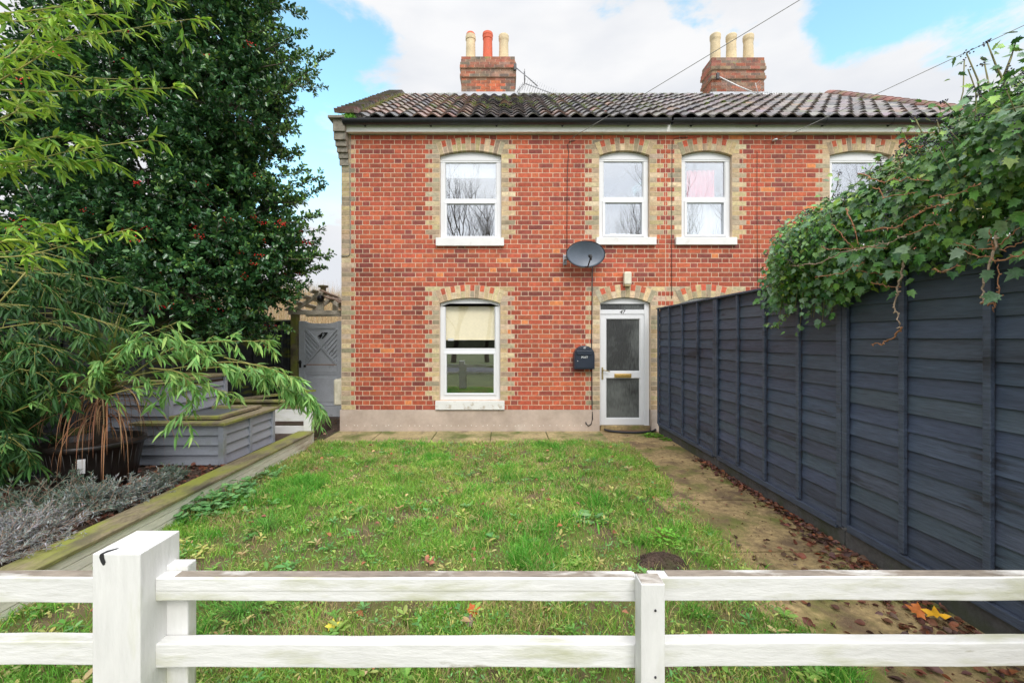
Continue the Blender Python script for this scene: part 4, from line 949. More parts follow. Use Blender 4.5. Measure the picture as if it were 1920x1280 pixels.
t = thing('low_white_fence', 'short white boarded fence end with mossy top near the gate', 'fence', (-2.9, 5.95, 0))
Yw = 5.93; xa = -3.95
g = MB(); g.box(PX(572, Yw), PX(586, Yw), Yw - .05, Yw + .05, 0, .60); g.build('post', 'whitewood', t, bevel=.005)
g = MB()
for z0, z1 in ((.10, .27), (.335, .50)): g.box(xa, PX(571.6, Yw), Yw - .012, Yw + .012, z0, z1)
g.build('board', 'whitewood', t, bevel=.003)
g = MB(); g.box(xa, PX(586, Yw) - .02, Yw - .06, Yw + .05, .603, .632); g.build('capping', 'mosswood', t, bevel=.005)
g = MB(); g.prism([(xa, 5.95), (xa + .12, 5.95), (xa + .82, 7.1), (xa + .70, 7.1)], .600, .628, axis='z'); g.build('capping', 'mosswood', t)
g = MB(); g.box(xa, PX(571.6, Yw), Yw - .010, Yw + .010, .51, .60); g.build('board', 'mosswood', t)

t = thing('plant_tub', 'large black plastic tub with a white tag at the foot of the bamboo', 'plant pot', (-3.72, 3.85, .15))
tc_ = (-3.72, 3.88, .15)
g = MB(); g.lathe([(.001, .0), (.28, .0), (.315, .20), (.345, .375), (.362, .38), (.366, .42), (.35, .43), (.335, .42), (.32, .36), (.001, .36)], tc_, 40); g.build('tub', 'barrel', t)
for k in range(30): pass
g = MB()
for k in range(40):
    a = 2 * math.pi * k / 40; g.tube([(tc_[0] + .285 * math.cos(a), tc_[1] + .285 * math.sin(a), tc_[2] + .03), (tc_[0] + .344 * math.cos(a), tc_[1] + .344 * math.sin(a), tc_[2] + .37)], .003, 4)
g.build('stave_rib', 'barrel', t)
g = MB(); g.lathe([(.001, .385), (.2, .38), (.325, .37)], tc_, 24); g.build('potting_soil', 'soil', t)
g = MB(); an = R(-61); rr = .336
g.add([Vector((tc_[0] + (rr + q) * math.cos(an + s), tc_[1] + (rr + q) * math.sin(an + s), tc_[2] + z)) for (s, z, q) in ((-.075, .20, -.008), (.075, .20, -.008), (.09, .325, .010), (-.06, .325, .010))] +
      [Vector((tc_[0] + (rr + q - .003) * math.cos(an + s), tc_[1] + (rr + q - .003) * math.sin(an + s), tc_[2] + z)) for (s, z, q) in ((-.075, .20, -.008), (.075, .20, -.008), (.09, .325, .010), (-.06, .325, .010))], [(0, 1, 2, 3), (7, 6, 5, 4), (0, 4, 5, 1), (2, 6, 7, 3), (1, 5, 6, 2), (0, 3, 7, 4)])
g.build('tag', 'paper', t)

# ------------------------------------------------------------------ plants
def strapleaf(mb, base, d0, length, w, droop, col, n=7):
    p = Vector(base); d = Vector(d0).normalized(); side = d.cross(Vector((0, 0, 1))).normalized(); vs = []
    for k in range(n + 1):
        ww = w * (1 - (k / n) ** 2 * .95); vs += [p - side * ww + Vector((0, 0, ww * .3)), p, p + side * ww + Vector((0, 0, ww * .3))]
        p = p + d * length / n; d = (d + Vector((0, 0, -droop / n * (k + 1) / n * 2))).normalized()
    fs = []
    for k in range(n): a = k * 3; fs += [(a, a + 1, a + 4, a + 3), (a + 1, a + 2, a + 5, a + 4)]
    mb.add(vs, fs, col, True)
t = thing('cordyline', 'cordyline with green strap leaves and brown dead skirt in the tub', 'plant', (-3.72, 3.88, .5))
g = MB(); g.tube([(-3.72, 3.9, .5), (-3.62, 3.85, .8), (-3.54, 3.8, 1.12)], .045, 10, r2=.035); g.build('stem', 'bark', t)
g = MB()
for k in range(95):
    a = rnd.uniform(0, 2 * math.pi); el = rnd.uniform(.25, 1.45); strapleaf(g, (-3.54 + rnd.gauss(0, .02), 3.8 + rnd.gauss(0, .02), rnd.uniform(.95, 1.18)), (math.cos(a) * math.cos(el), math.sin(a) * math.cos(el), math.sin(el)), rnd.uniform(.55, .9), .014, rnd.uniform(.6, 2.4), jc(rnd.choice([(.10, .15, .03), (.16, .20, .05), (.07, .12, .03), (.2, .22, .06)]), .2))
g.build('green_leaf', 'leaf', t)
g = MB()
for k in range(130):
    a = rnd.uniform(0, 2 * math.pi); strapleaf(g, (-3.57 + rnd.gauss(0, .03), 3.8 + rnd.gauss(0, .03), rnd.uniform(.7, 1.12)), (math.cos(a) * .6, math.sin(a) * .6, .1), rnd.choice((.3, .45, .6, .75, .85)) * rnd.uniform(.8, 1.1), .0055, rnd.uniform(2.5, 9), jc(rnd.choice([(.36, .17, .08), (.42, .23, .12), (.28, .13, .07), (.5, .32, .18)]), .2), 9)
g.build('dead_leaf', 'deadstrap', t)

# bamboo: canes rooted at the far left, arching sprays of narrow leaves
BT = [(0, 0, 0), (.5, .28, .06), (0, .30, 0), (-.5, .28, .06), (.42, .62, .02), (0, .64, -.03), (-.42, .62, .02), (0, 1, -.10)]
BF4 = [(0, 1, 2, 2), ]
BTF = [(0, 1, 2), (0, 2, 3), (1, 4, 5), (1, 5, 2), (2, 5, 6), (2, 6, 3), (4, 7, 5), (5, 7, 6)]
def spray(pts, stemmb, leafs, nside, sidelen, leaf, density, cols, start=.05, down=.35, r0=.006, nl=None):
    """an arching stem through pts with side twigs that carry leaves in fans"""
    pts = [Vector(p) for p in pts]; out = []
    for i in range(len(pts) - 1):
        p0 = pts[max(i - 1, 0)]; p1 = pts[i]; p2 = pts[i + 1]; p3 = pts[min(i + 2, len(pts) - 1)]
        for k in range(6):
            t = k / 6; out.append(.5 * ((2 * p1) + (-p0 + p2) * t + (2 * p0 - 5 * p1 + 4 * p2 - p3) * t * t + (-p0 + 3 * p1 - 3 * p2 + p3) * t ** 3))
    out.append(pts[-1]); stemmb.tube(out, r0, 5, r2=.0015)
    m = len(out)
    for s in range(nside):
        f = start + (1 - start) * (s + rnd.random()) / nside; i = min(int(f * (m - 1)), m - 2); p = out[i].lerp(out[i + 1], f * (m - 1) - i); d = (out[i + 1] - out[i]).normalized()
        sd_ = Vector((rnd.gauss(0, .7), rnd.gauss(0, .7), rnd.gauss(.05, .45))); tw_ = (d * .9 + sd_).normalized(); ln = sidelen * rnd.uniform(.4, 1.1) * (1 - .4 * f)
        q = [p + tw_ * ln * u + Vector((0, 0, -down * ln * u * u)) for u in (0, .33, .66, 1)]; stemmb.tube(q, .0018, 4, r2=.0008)
        for k in range(density):
            u = .25 + .75 * (k + rnd.random()) / density; j = min(int(u * 3), 2); b = q[j].lerp(q[j + 1], u * 3 - j); a = (q[j + 1] - q[j]).normalized()
            ld = (a * .8 + Vector((rnd.gauss(0, .55), rnd.gauss(0, .55), rnd.gauss(-.28 - down * .8, .4)))).normalized()
            c = jc(rnd.choice(cols), .2); leafs.append((b, ld, leaf * rnd.uniform(.55, 1.15), c))
def buildleaves(name, leafs, mat, parent, tv=BT, tf=BTF, wr=.16, upj=.6, up=(0, 0, 1)):
    pos = np.array([l[0][:] for l in leafs]); d = np.array([l[1][:] for l in leafs]); s = np.array([l[2] for l in leafs]); c = np.array([l[3] for l in leafs])
    fr = frames(d, np.tile(np.array(up, float), (len(pos), 1)), upj)
    return inst(name, mat, tv, tf, pos, fr, np.stack([s * wr, s, s], 1), c, parent)
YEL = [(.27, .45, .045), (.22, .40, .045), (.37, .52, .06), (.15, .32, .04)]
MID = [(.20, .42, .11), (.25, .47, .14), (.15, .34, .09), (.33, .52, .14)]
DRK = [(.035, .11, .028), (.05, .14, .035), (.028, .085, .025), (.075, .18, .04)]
t = thing('bamboo', 'tall arching bamboo with yellow-green upper sprays at the left edge', 'bamboo', (-4.0, 2.8, .16))
st = MB(); up_, lw, dk = [], [], []
def cane(x, y, top, r=.011): st.tube([(x, y, .16), (x + (top[0] - x) * .15, y + (top[1] - y) * .15, top[2] * .45), (x + (top[0] - x) * .5, y + (top[1] - y) * .5, top[2] * .82), top], r, 7, r2=.005)
for (x, y, top) in ((-4.05, 2.5, (-3.0, 2.3, 4.2)), (-4.1, 2.7, (-3.3, 2.5, 3.6)), (-4.0, 2.4, (-2.9, 2.2, 3.3)), (-4.15, 2.9, (-3.4, 2.8, 2.9)), (-4.1, 3.1, (-3.6, 3.0, 2.5)), (-4.0, 2.9, (-3.45, 2.85, 1.6)), (-4.2, 3.2, (-3.7, 3.3, 2.0)), (-4.05, 2.6, (-3.1, 2.4, 2.6))): cane(x, y, top)
D1 = 2.35
ups = [[(-60, 30), (60, 20), (150, 5), (240, -20)], [(-60, 70), (80, 80), (200, 62), (300, 45), (368, 35)], [(-40, 175), (60, 115), (120, 75), (175, 60)], [(-60, 165), (80, 172), (220, 168), (350, 165)], [(-80, 140), (30, 130), (150, 145), (270, 150)],
       [(-60, 320), (60, 300), (160, 278), (290, 262)], [(-50, 330), (40, 312), (120, 310), (200, 298)], [(-60, 290), (20, 280), (90, 258), (160, 262)], [(-60, 480), (40, 480), (140, 455), (246, 428)], [(-60, 460), (20, 450), (70, 420), (120, 425)], [(-60, 240), (20, 215), (50, 190), (90, 200)], [(-60, -20), (60, -40), (200, -30), (330, 5)], [(-60, 100), (10, 110), (60, 60), (100, 40)], [(-60, 10), (30, 40), (120, 30), (215, 28)]]
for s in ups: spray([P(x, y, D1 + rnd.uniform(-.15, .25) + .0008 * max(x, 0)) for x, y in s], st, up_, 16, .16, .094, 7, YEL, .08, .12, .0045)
mids = [([(-40, 800), (70, 755), (200, 715), (330, 690), (430, 678), (520, 695), (575, 735), (598, 775)], 3.25, 3.9, 34), ([(100, 760), (190, 690), (250, 640), (330, 605)], 3.3, 3.4, 16), ([(250, 700), (330, 650), (410, 640), (500, 640)], 3.5, 3.9, 16),
        ([(200, 740), (290, 720), (360, 720), (430, 735)], 3.4, 3.6, 14), ([(380, 690), (450, 690), (520, 720), (560, 750)], 3.7, 3.9, 18),
        ([(420, 670), (480, 685), (540, 710), (590, 750)], 3.8, 4.0, 16), ([(280, 690), (340, 700), (350, 740), (348, 790)], 3.4, 3.5, 8), ([(150, 720), (230, 660), (300, 640), (380, 660)], 3.3, 3.5, 14)]
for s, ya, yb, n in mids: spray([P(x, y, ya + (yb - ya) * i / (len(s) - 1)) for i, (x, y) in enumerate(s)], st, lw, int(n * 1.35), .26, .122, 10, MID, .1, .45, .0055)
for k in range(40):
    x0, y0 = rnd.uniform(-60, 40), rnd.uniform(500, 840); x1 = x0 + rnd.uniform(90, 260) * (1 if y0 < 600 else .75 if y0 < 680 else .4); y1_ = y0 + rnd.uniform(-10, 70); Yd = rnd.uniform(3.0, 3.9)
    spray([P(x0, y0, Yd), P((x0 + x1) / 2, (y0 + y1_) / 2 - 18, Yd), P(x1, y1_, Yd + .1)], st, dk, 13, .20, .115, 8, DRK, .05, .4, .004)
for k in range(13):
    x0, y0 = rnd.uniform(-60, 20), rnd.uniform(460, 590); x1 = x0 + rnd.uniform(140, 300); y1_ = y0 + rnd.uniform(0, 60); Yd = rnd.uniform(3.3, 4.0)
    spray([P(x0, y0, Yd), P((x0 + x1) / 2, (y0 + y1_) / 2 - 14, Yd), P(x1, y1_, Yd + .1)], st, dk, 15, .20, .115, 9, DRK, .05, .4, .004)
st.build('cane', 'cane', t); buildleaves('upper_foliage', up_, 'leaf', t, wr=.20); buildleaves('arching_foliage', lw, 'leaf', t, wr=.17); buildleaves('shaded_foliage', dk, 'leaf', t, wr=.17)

# trees: recursive limbs
def limbs(mb, p, d, length, r, depth, tips, spread=.55, up=.15, taper=.62, kids=3, seg=3):
    pts = [p]; q = Vector(p); dd = Vector(d).normalized()
    for k in range(seg):
        dd = (dd + Vector((rnd.gauss(0, .12), rnd.gauss(0, .12), rnd.gauss(up * .3, .08)))).normalized(); q = q + dd * length / seg; pts.append(q.copy())
    mb.tube(pts, r, 6 if r > .02 else 4, r2=r * taper, cap=False)
    if depth == 0: tips.append((q, dd)); return
    for k in range(kids):
        a = rnd.uniform(0, 6.28); s = Vector((math.cos(a), math.sin(a), rnd.uniform(-.2, .5))); nd_ = (dd * .8 + s * spread + Vector((0, 0, up))).normalized(); j = pts[-1] if k == 0 else pts[rnd.randint(1, seg)]
        limbs(mb, j, nd_, length * rnd.uniform(.55, .82), r * taper * rnd.uniform(.7, 1), depth - 1, tips, spread, up, taper, kids, seg)

# holly
HT = [(0, 0, 0), (.5, .22, .10), (.40, .5, .04), (.45, .75, .10), (0, 1, -.06), (-.45, .75, .10), (-.40, .5, .04), (-.5, .22, .10), (0, .5, -.03)]
HF = [(0, 1, 8), (1, 2, 8), (2, 3, 8), (3, 4, 8), (4, 5, 8), (5, 6, 8), (6, 7, 8), (7, 0, 8)]
t = thing('holly_tree', 'big dark glossy holly tree with red berries overhanging the planters', 'tree', (-5.1, 6.5, 0))
tips = []; g = MB()
limbs(g, Vector((-5.4, 6.7, 0)), (-.02, .0, 1), 1.8, .15, 3, tips, .55, .35, .66, 3)
limbs(g, Vector((-5.4, 6.6, 1.2)), (.25, -.1, 1), 1.2, .06, 2, tips, .4, .3, .66, 3)
ends = []
LOBES = [((-5.3, 5.6, 2.5), (1.3, .9, .75), .35), ((-5.2, 6.3, 4.1), (1.5, 1.2, 1.9), .5), ((-5.45, 6.5, 4.3), (2.05, 1.7, 2.9), 1.0), ((-4.05, 6.2, 3.2), (.85, 1.0, .85), .25), ((-3.95, 6.0, 4.75), (.80, .9, .75), .2), ((-4.2, 6.0, 5.9), (.7, .9, .8), .15), ((-4.1, 6.0, 4.0), (.55, .8, .6), .1), ((-4.2, 5.7, 2.15), (1.0, .9, .75), .28), ((-6.6, 5.9, 3.6), (1.5, 1.3, 2.2), .5), ((-4.6, 6.3, 6.3), (1.5, 1.3, 1.2), .35), ((-3.6, 6.15, 2.55), (.75, .7, .6), .15)]
wsum = sum(l[2] for l in LOBES)
def crown_point():
    q = rnd.uniform(0, wsum); 
    for c, r, w in LOBES:
        q -= w
        if q <= 0: break
    v = Vector((rnd.gauss(0, 1), rnd.gauss(0, 1), rnd.gauss(0, 1))).normalized(); k = rnd.uniform(.45, 1.04) ** .55
    k *= .90 + .12 * math.sin(v.x * 6 + v.z * 5) + .05 * math.sin(v.z * 13 + v.y * 7)
    return Vector((c[0] + v.x * r[0] * k, c[1] + v.y * r[1] * k, c[2] + v.z * r[2] * k)), v
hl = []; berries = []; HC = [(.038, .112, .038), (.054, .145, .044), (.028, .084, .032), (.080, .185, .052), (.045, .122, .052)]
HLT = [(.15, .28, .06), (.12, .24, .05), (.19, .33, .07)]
def sprig(p, d, ln, nleaf, cols, size=.070):
    for k in range(nleaf):
        u = (k + rnd.random()) / nleaf; a = rnd.uniform(0, 6.28); side = d.orthogonal().normalized(); side.rotate(Matrix.Rotation(a, 3, d)); b = p + d * ln * u + side * .006
        hl.append((b, (d * rnd.uniform(.3, .9) + side + Vector((0, 0, .08))).normalized(), size * rnd.uniform(.7, 1.2), jc(rnd.choice(cols), .25)))
for k in range(8200):
    p, v = crown_point()
    if p.z < 1.35 or (p.x > -4.4 and p.z < 1.6 and p.y > 7): continue
    d = (v * .8 + Vector((rnd.gauss(0, .5), rnd.gauss(0, .5), rnd.gauss(.1, .4)))).normalized(); ln = rnd.uniform(.12, .30)
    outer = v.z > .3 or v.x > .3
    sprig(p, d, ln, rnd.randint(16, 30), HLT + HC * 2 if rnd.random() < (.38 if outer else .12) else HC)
    if rnd.random() < .10: g.tube([p - v * rnd.uniform(.3, .7) + Vector((rnd.gauss(0, .1), rnd.gauss(0, .1), -.1)), p, p + d * ln], .006, 4, r2=.002)
    if rnd.random() < (.045 if p.z < 3.0 else .008) and v.y < -.05:
        for j in range(rnd.randint(8, 22)): berries.append(p + d * ln * 1.0 + Vector((rnd.gauss(0, .045), rnd.gauss(-.03, .02), rnd.gauss(0, .022))))
# longer shoots that break the outline on the right
for (a, b, n) in (((500, 190), (612, 105), 26), ((520, 150), (600, 165), 16), ((480, 100), (560, 60), 18), ((500, 40), (525, -20), 16), ((520, 300), (562, 285), 16), ((510, 400), (606, 350), 26), ((520, 420), (596, 400), 18), ((520, 330), (570, 320), 14), ((500, 480), (612, 482), 28), ((510, 520), (600, 505), 22), ((480, 560), (560, 540), 20), ((500, 210), (560, 215), 16), ((470, 600), (540, 620), 18), ((430, 610), (520, 640), 16), ((500, 450), (590, 455), 18), ((480, 520), (545, 575), 18), ((380, 590), (470, 625), 22), ((440, 560), (500, 650), 14), ((500, 250), (555, 240), 16), ((480, 330), (545, 360), 20), ((470, 130), (575, 100), 24), ((480, 160), (590, 140), 22), ((470, 200), (555, 190), 18), ((470, 370), (570, 380), 22), ((480, 440), (600, 430), 20), ((470, 500), (580, 490), 24), ((460, 540), (560, 555), 20), ((440, 60), (530, 50), 20), ((440, 10), (515, 5), 16), ((520, 360), (600, 330), 16)):
    Yh = rnd.uniform(5.7, 6.3); A = P(a[0], a[1], Yh + .2); B = P(b[0], b[1], Yh); g.tube([A, A.lerp(B, .5) + Vector((0, 0, -.04)), B], .009, 5, r2=.003); d = (B - A).normalized()
    for k in range(n):
        f = (k + rnd.random()) / n; p = A.lerp(B, f); dd = (d + Vector((rnd.gauss(0, .55), rnd.gauss(0, .6), rnd.gauss(.1, .5)))).normalized(); sprig(p, dd, .17 * (1.2 - f * .5), 15, HLT + HC, .052)
        if rnd.random() < .05 and A.z < 3:
            for j in range(12): berries.append(p + Vector((rnd.gauss(0, .03), rnd.gauss(0, .03), rnd.gauss(0, .02))))
g.build('trunk', 'bark', t)
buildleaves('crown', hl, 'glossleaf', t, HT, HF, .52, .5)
bp_ = np.array([b[:] for b in berries]); oc = [(1, 0, 0), (0, 1, 0), (-1, 0, 0), (0, -1, 0), (0, 0, 1), (0, 0, -1)]; of = [(0, 1, 4), (1, 2, 4), (2, 3, 4), (3, 0, 4), (1, 0, 5), (2, 1, 5), (3, 2, 5), (0, 3, 5)]
inst('berries', 'berry', oc, of, bp_, np.tile(np.eye(3), (len(bp_), 1, 1)), np.full((len(bp_), 3), .0105), np.tile((.5, .01, .01), (len(bp_), 1)), t)

# ivy mass on top of the dark fence
ang = [90, 60, 40, 25, 8, -12, -35, -60, -90]; rad = [1.0, .50, .72, .42, .60, .40, .55, .45, .38]
IT = [(0, .38, 0)]
for a, r in list(zip(ang, rad)) + [(180 - a, r) for a, r in list(zip(ang, rad))[-2:0:-1]]: IT.append((r * .62 * math.cos(R(a)), .38 + r * .62 * math.sin(R(a)), .05 * abs(math.cos(R(a)))))
IT[1] = (0, 1.0, -.08); nI = len(IT) - 1; IFc = [(0, 1 + i, 1 + (i + 1) % nI) for i in range(nI)]
IT[0] = (0, .38, -.03)
t = thing('ivy', 'dense glossy ivy mass growing over the top of the dark fence', 'climbing plant', (2.8, 2.6, 1.9))
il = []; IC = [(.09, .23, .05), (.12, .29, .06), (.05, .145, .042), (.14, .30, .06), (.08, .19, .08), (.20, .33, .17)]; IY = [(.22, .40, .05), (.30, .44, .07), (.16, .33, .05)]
def ivyprof(y):     # centre and radii of the mass at distance y
    e = min(1, max(.0, (3.70 - y) / .50)) ** .5
    cz = 2.25 + .05 * math.sin(y * 3.1) - .18 * (1 - e) - .13 * min(1, max(0, (y - 2.2) / .5)) + (.12 if y < 2.1 else 0); return 2.74 - .16 * min(1, max(0, (y - 2.7) / .8)), cz + .08 * min(1, max(0, (y - 3.1) / .4)), .52 * e + .04 + .05 * math.sin(y * 4.4), (.40 + .07 * math.sin(y * 5.3 + 1)) * e + .04
cnt = 0
while cnt < 36000:
    y = rnd.uniform(.7, 3.95); xc, zc, rx, rz = ivyprof(y)
    a = rnd.uniform(R(-60), R(330)); k = rnd.uniform(.62, 1.05) ** .6
    if a > R(235): continue
    v = Vector((-math.cos(a), 0, math.sin(a)))
    if v.x > .8 and rnd.random() < .2: continue
    p = Vector((xc + v.x * rx * k, y + rnd.gauss(0, .03), zc + v.z * rz * k + .05 * math.sin(y * 9 + a * 3) + .03 * math.sin(y * 23 + a * 7)))
    if p.z < 1.97 and p.x > FXX - .05 and p.x < FXX + .05: continue
    nrm_ = (v + Vector((rnd.gauss(-.1, .6), rnd.gauss(-.30, .65), rnd.gauss(.25, .5)))).normalized()
    dn = Vector((rnd.gauss(0, .8), rnd.gauss(0, .8), -1)); dn = (dn - nrm_ * dn.dot(nrm_)).normalized()
    s = rnd.choice((rnd.uniform(.02, .045), rnd.uniform(.035, .06), rnd.uniform(.045, .072))) * (.85 if y > 3 else 1.0)
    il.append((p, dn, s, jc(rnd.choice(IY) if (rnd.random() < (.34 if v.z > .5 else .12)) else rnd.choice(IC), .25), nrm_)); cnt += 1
g = MB()
# hanging lobe at the far end and trailing tips
def trail(pts, n, s0, cols, spread=.05):
    g.tube(pts, .005, 5, r2=.002); m = len(pts) - 1
    for k in range(n):
        f = k / n * m; i = min(int(f), m - 1); p = Vector(pts[i]).lerp(Vector(pts[i + 1]), f - i) + Vector((rnd.gauss(0, spread), rnd.gauss(0, spread), rnd.gauss(0, spread)))
        nrm_ = Vector((rnd.gauss(-.7, .3), rnd.gauss(-.6, .35), rnd.gauss(.35, .3))).normalized(); dn = Vector((rnd.gauss(0, .5), rnd.gauss(0, .5), -1)); dn = (dn - nrm_ * dn.dot(nrm_)).normalized()
        il.append((p, dn, s0 * rnd.uniform(.7, 1.2), jc(rnd.choice(cols), .2), nrm_))
for k in range(26):
    y = rnd.uniform(3.0, 3.75); x = rnd.uniform(2.24, 2.38); z0 = rnd.uniform(1.95, 2.2); trail([(x + .1, y, z0 + .1), (x, y, z0), (x - .02, y + .03, z0 - rnd.uniform(.15, .42))], 34, .055, IC, .035)
trail([P(1500, 560, 3.6), P(1475, 590, 3.62), P(1455, 608, 3.64), P(1436, 606, 3.64)], 46, .028, [(.25, .38, .12), (.16, .30, .07)], .012)
for k in range(30):
    y = rnd.uniform(1.2, 3.0); x = rnd.uniform(2.22, 2.36); z0 = rnd.uniform(1.95, 2.1); trail([(x + .1, y, z0 + .1), (x, y, z0), (x - .03, y, z0 - rnd.uniform(.06, .2))], 14, .075, IC, .04)
# upright flowering shoots with berries
db = []
def shoot(pts, leaves_n, berry_n, s=.07, r=.007, cols=None):
    pts = [Vector(p) for p in pts]; g.tube(pts, r, 5, r2=.003); m = len(pts) - 1
    for k in range(leaves_n):
        f = (.3 + .7 * rnd.random()) * m; i = min(int(f), m - 1); p = pts[i].lerp(pts[i + 1], f - i) + Vector((rnd.gauss(0, .035), rnd.gauss(0, .035), rnd.gauss(0, .025)))
        nrm_ = Vector((rnd.gauss(0, .5), rnd.gauss(-.5, .5), rnd.gauss(.6, .4))).normalized(); dn = Vector((rnd.gauss(0, 1), rnd.gauss(0, 1), rnd.gauss(-.3, .5))); dn = (dn - nrm_ * dn.dot(nrm_)).normalized()
        il.append((p, dn, s * rnd.uniform(.6, 1.1), jc(rnd.choice(cols or IC + IY), .2), nrm_))
    for k in range(berry_n):
        c = pts[-1] + Vector((rnd.gauss(0, .010), rnd.gauss(0, .010), rnd.gauss(0, .009))); db.append(c)
Y2 = 2.15
shoot([P(1905, 230, Y2), P(1880, 150, Y2), P(1866, 120, Y2), P(1850, 78, Y2)], 9, 14, .06)
shoot([P(1880, 150, Y2), P(1895, 110, Y2), P(1905, 78, Y2)], 7, 10, .06); shoot([P(1905, 230, Y2), P(1925, 180, Y2), P(1935, 90, Y2)], 12, 18, .07)
shoot([P(1890, 230, Y2), P(1888, 180, Y2), P(1885, 150, Y2)], 8, 26, .05); shoot([P(1870, 250, Y2), P(1860, 190, Y2), P(1846, 120, Y2)], 5, 8, .05)
for (a, b) in (((1740, 300), (1715, 220)), ((1760, 280), (1756, 225)), ((1700, 290), (1690, 245)), ((1810, 240), (1770, 190)), ((1640, 330), (1650, 300)), ((1560, 370), (1572, 325)), ((1600, 350), (1645, 298)), ((1830, 210), (1815, 130)), ((1790, 230), (1808, 115)), ((1840, 200), (1812, 100)), ((1725, 300), (1700, 265)), ((1800, 230), (1840, 190)), ((1760, 260), (1800, 200)), ((1540, 400), (1545, 372)), ((1500, 420), (1530, 395)), ((1660, 320), (1620, 330))):
    Yq = 2.5 * FX / (a[0] - CX); A, B = P(a[0], a[1], Yq), P(b[0], b[1], Yq); thin = a[0] in (1830, 1790)
    shoot([A, A.lerp(B, .5) + Vector((.02, 0, 0)), B], 0 if thin else 10, 4 if thin else 12, .055, .003 if thin else .005)
for k in range(130):
    y = rnd.uniform(.9, 3.9); xc, zc, rx, rz = ivyprof(y); a = rnd.uniform(R(-20), R(110)); c = Vector((xc - math.cos(a) * rx * 1.0, y, zc + math.sin(a) * rz * 1.0))
    d = Vector((rnd.gauss(-.3, .3), rnd.gauss(-.2, .5), rnd.gauss(.4, .4))).normalized(); g.tube([c - d * .1, c + d * .09], .003, 4, r2=.0015)
    for j in range(12): db.append(c + d * .09 + Vector((rnd.gauss(0, .013), rnd.gauss(0, .013), rnd.gauss(0, .013))))
g.build('stem', 'stemgreen', t)
pos = np.array([l[0][:] for l in il]); d = np.array([l[1][:] for l in il]); s = np.array([l[2] for l in il]); c = np.array([l[3] for l in il]); nr = np.array([l[4][:] for l in il])
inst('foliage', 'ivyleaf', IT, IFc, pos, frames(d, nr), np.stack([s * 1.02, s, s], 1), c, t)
bp_ = np.array([b[:] for b in db]); inst('berries', 'darkberry', oc, of, bp_, np.tile(np.eye(3), (len(bp_), 1, 1)), np.full((len(bp_), 3), .0048), np.tile((.03, .02, .04), (len(bp_), 1)), t)
g = MB(); g.tube([(2.75, 2.6, 0), (2.72, 2.5, 1.0), (2.8, 2.4, 2.0)], .05, 8, r2=.03); g.tube([(2.72, 2.5, 1.0), (2.7, 3.2, 1.9), (2.6, 3.7, 2.2)], .03, 6, r2=.01); g.tube([(2.8, 2.4, 2.0), (2.75, 1.6, 2.2), (2.7, 1.0, 2.3)], .025, 6, r2=.01); g.build('trunk', 'bark', t)

# knobbly leafless climber stems hanging over the fence
def knobby(mb, pts, r=.0065, step=.022):
    pts = [Vector(p) for p in pts]; out = []
    for i in range(len(pts) - 1):
        for k in range(5):
            out.append(pts[i].lerp(pts[i + 1], k / 5) + Vector((rnd.gauss(0, .004), rnd.gauss(0, .004), rnd.gauss(0, .004))))
    out.append(pts[-1]); mb.tube(out, r, 5, r2=r * .5)
    L_ = sum((out[i + 1] - out[i]).length for i in range(len(out) - 1)); n = int(L_ / step)
    for k in range(n):
        f = (k + .5) / n * (len(out) - 1); i = int(f); p = out[i].lerp(out[i + 1], f - i); e = Vector((rnd.gauss(0, 1), rnd.gauss(0, 1), rnd.gauss(0, 1))).normalized() * rnd.uniform(.008, .016)
        if rnd.random() < .8: mb.tube([p, p + e], r * 1.0, 4, r2=r * .6)
def climber(label, polys, mat, loc):
    t = thing('bare_climber', label, 'climbing plant', tuple(loc)); 
    for i, (pts, r) in enumerate(polys):
        g = MB(); knobby(g, pts, r); g.build('twig', mat if i else 'palebark', t)
Mt = pmat('orange_bark', (.36, .17, .085), .85, .25, 25); M['orangebark'] = Mt
Q = lambda l, Y: [P(x, y, (2.24 if Y == 2.5 and y > 478 else 2.10 if Y != 2.02 else 2.2) * FX / (x - CX)) for x, y in l]
climber('long knobbly leafless stem hanging low over the middle of the dark fence', [(Q([(1692, 480), (1694, 505), (1684, 540), (1679, 570), (1684, 600), (1690, 615)], 2.5), .006), (Q([(1690, 615), (1675, 632), (1655, 643), (1633, 646)], 2.5), .005), (Q([(1636, 531), (1660, 536), (1690, 538)], 2.5), .003), (Q([(1595, 507), (1640, 512), (1690, 513)], 2.5), .003)], 'orangebark', P(1692, 480, 2.4))
climber('pale looped leafless stem hanging over the dark fence at the right edge', [(Q([(1868, 440), (1858, 490), (1846, 520), (1841, 555), (1845, 567)], 2.02), .006), (Q([(1845, 567), (1858, 570), (1868, 562), (1873, 540), (1873, 495)], 2.02), .004), (Q([(1868, 562), (1864, 585)], 2.02), .003),
        (Q([(1868, 470), (1830, 465), (1792, 455)], 2.02), .003), (Q([(1868, 490), (1840, 480), (1795, 462)], 2.02), .003), (Q([(1868, 490), (1910, 482), (1935, 470)], 2.02), .004), (Q([(1870, 460), (1895, 440), (1915, 425)], 2.02), .003), (Q([(1872, 470), (1900, 460), (1930, 440)], 2.02), .003), (Q([(1862, 465), (1858, 450), (1855, 430)], 2.02), .003)], 'orangebark', P(1868, 440, 2.02))
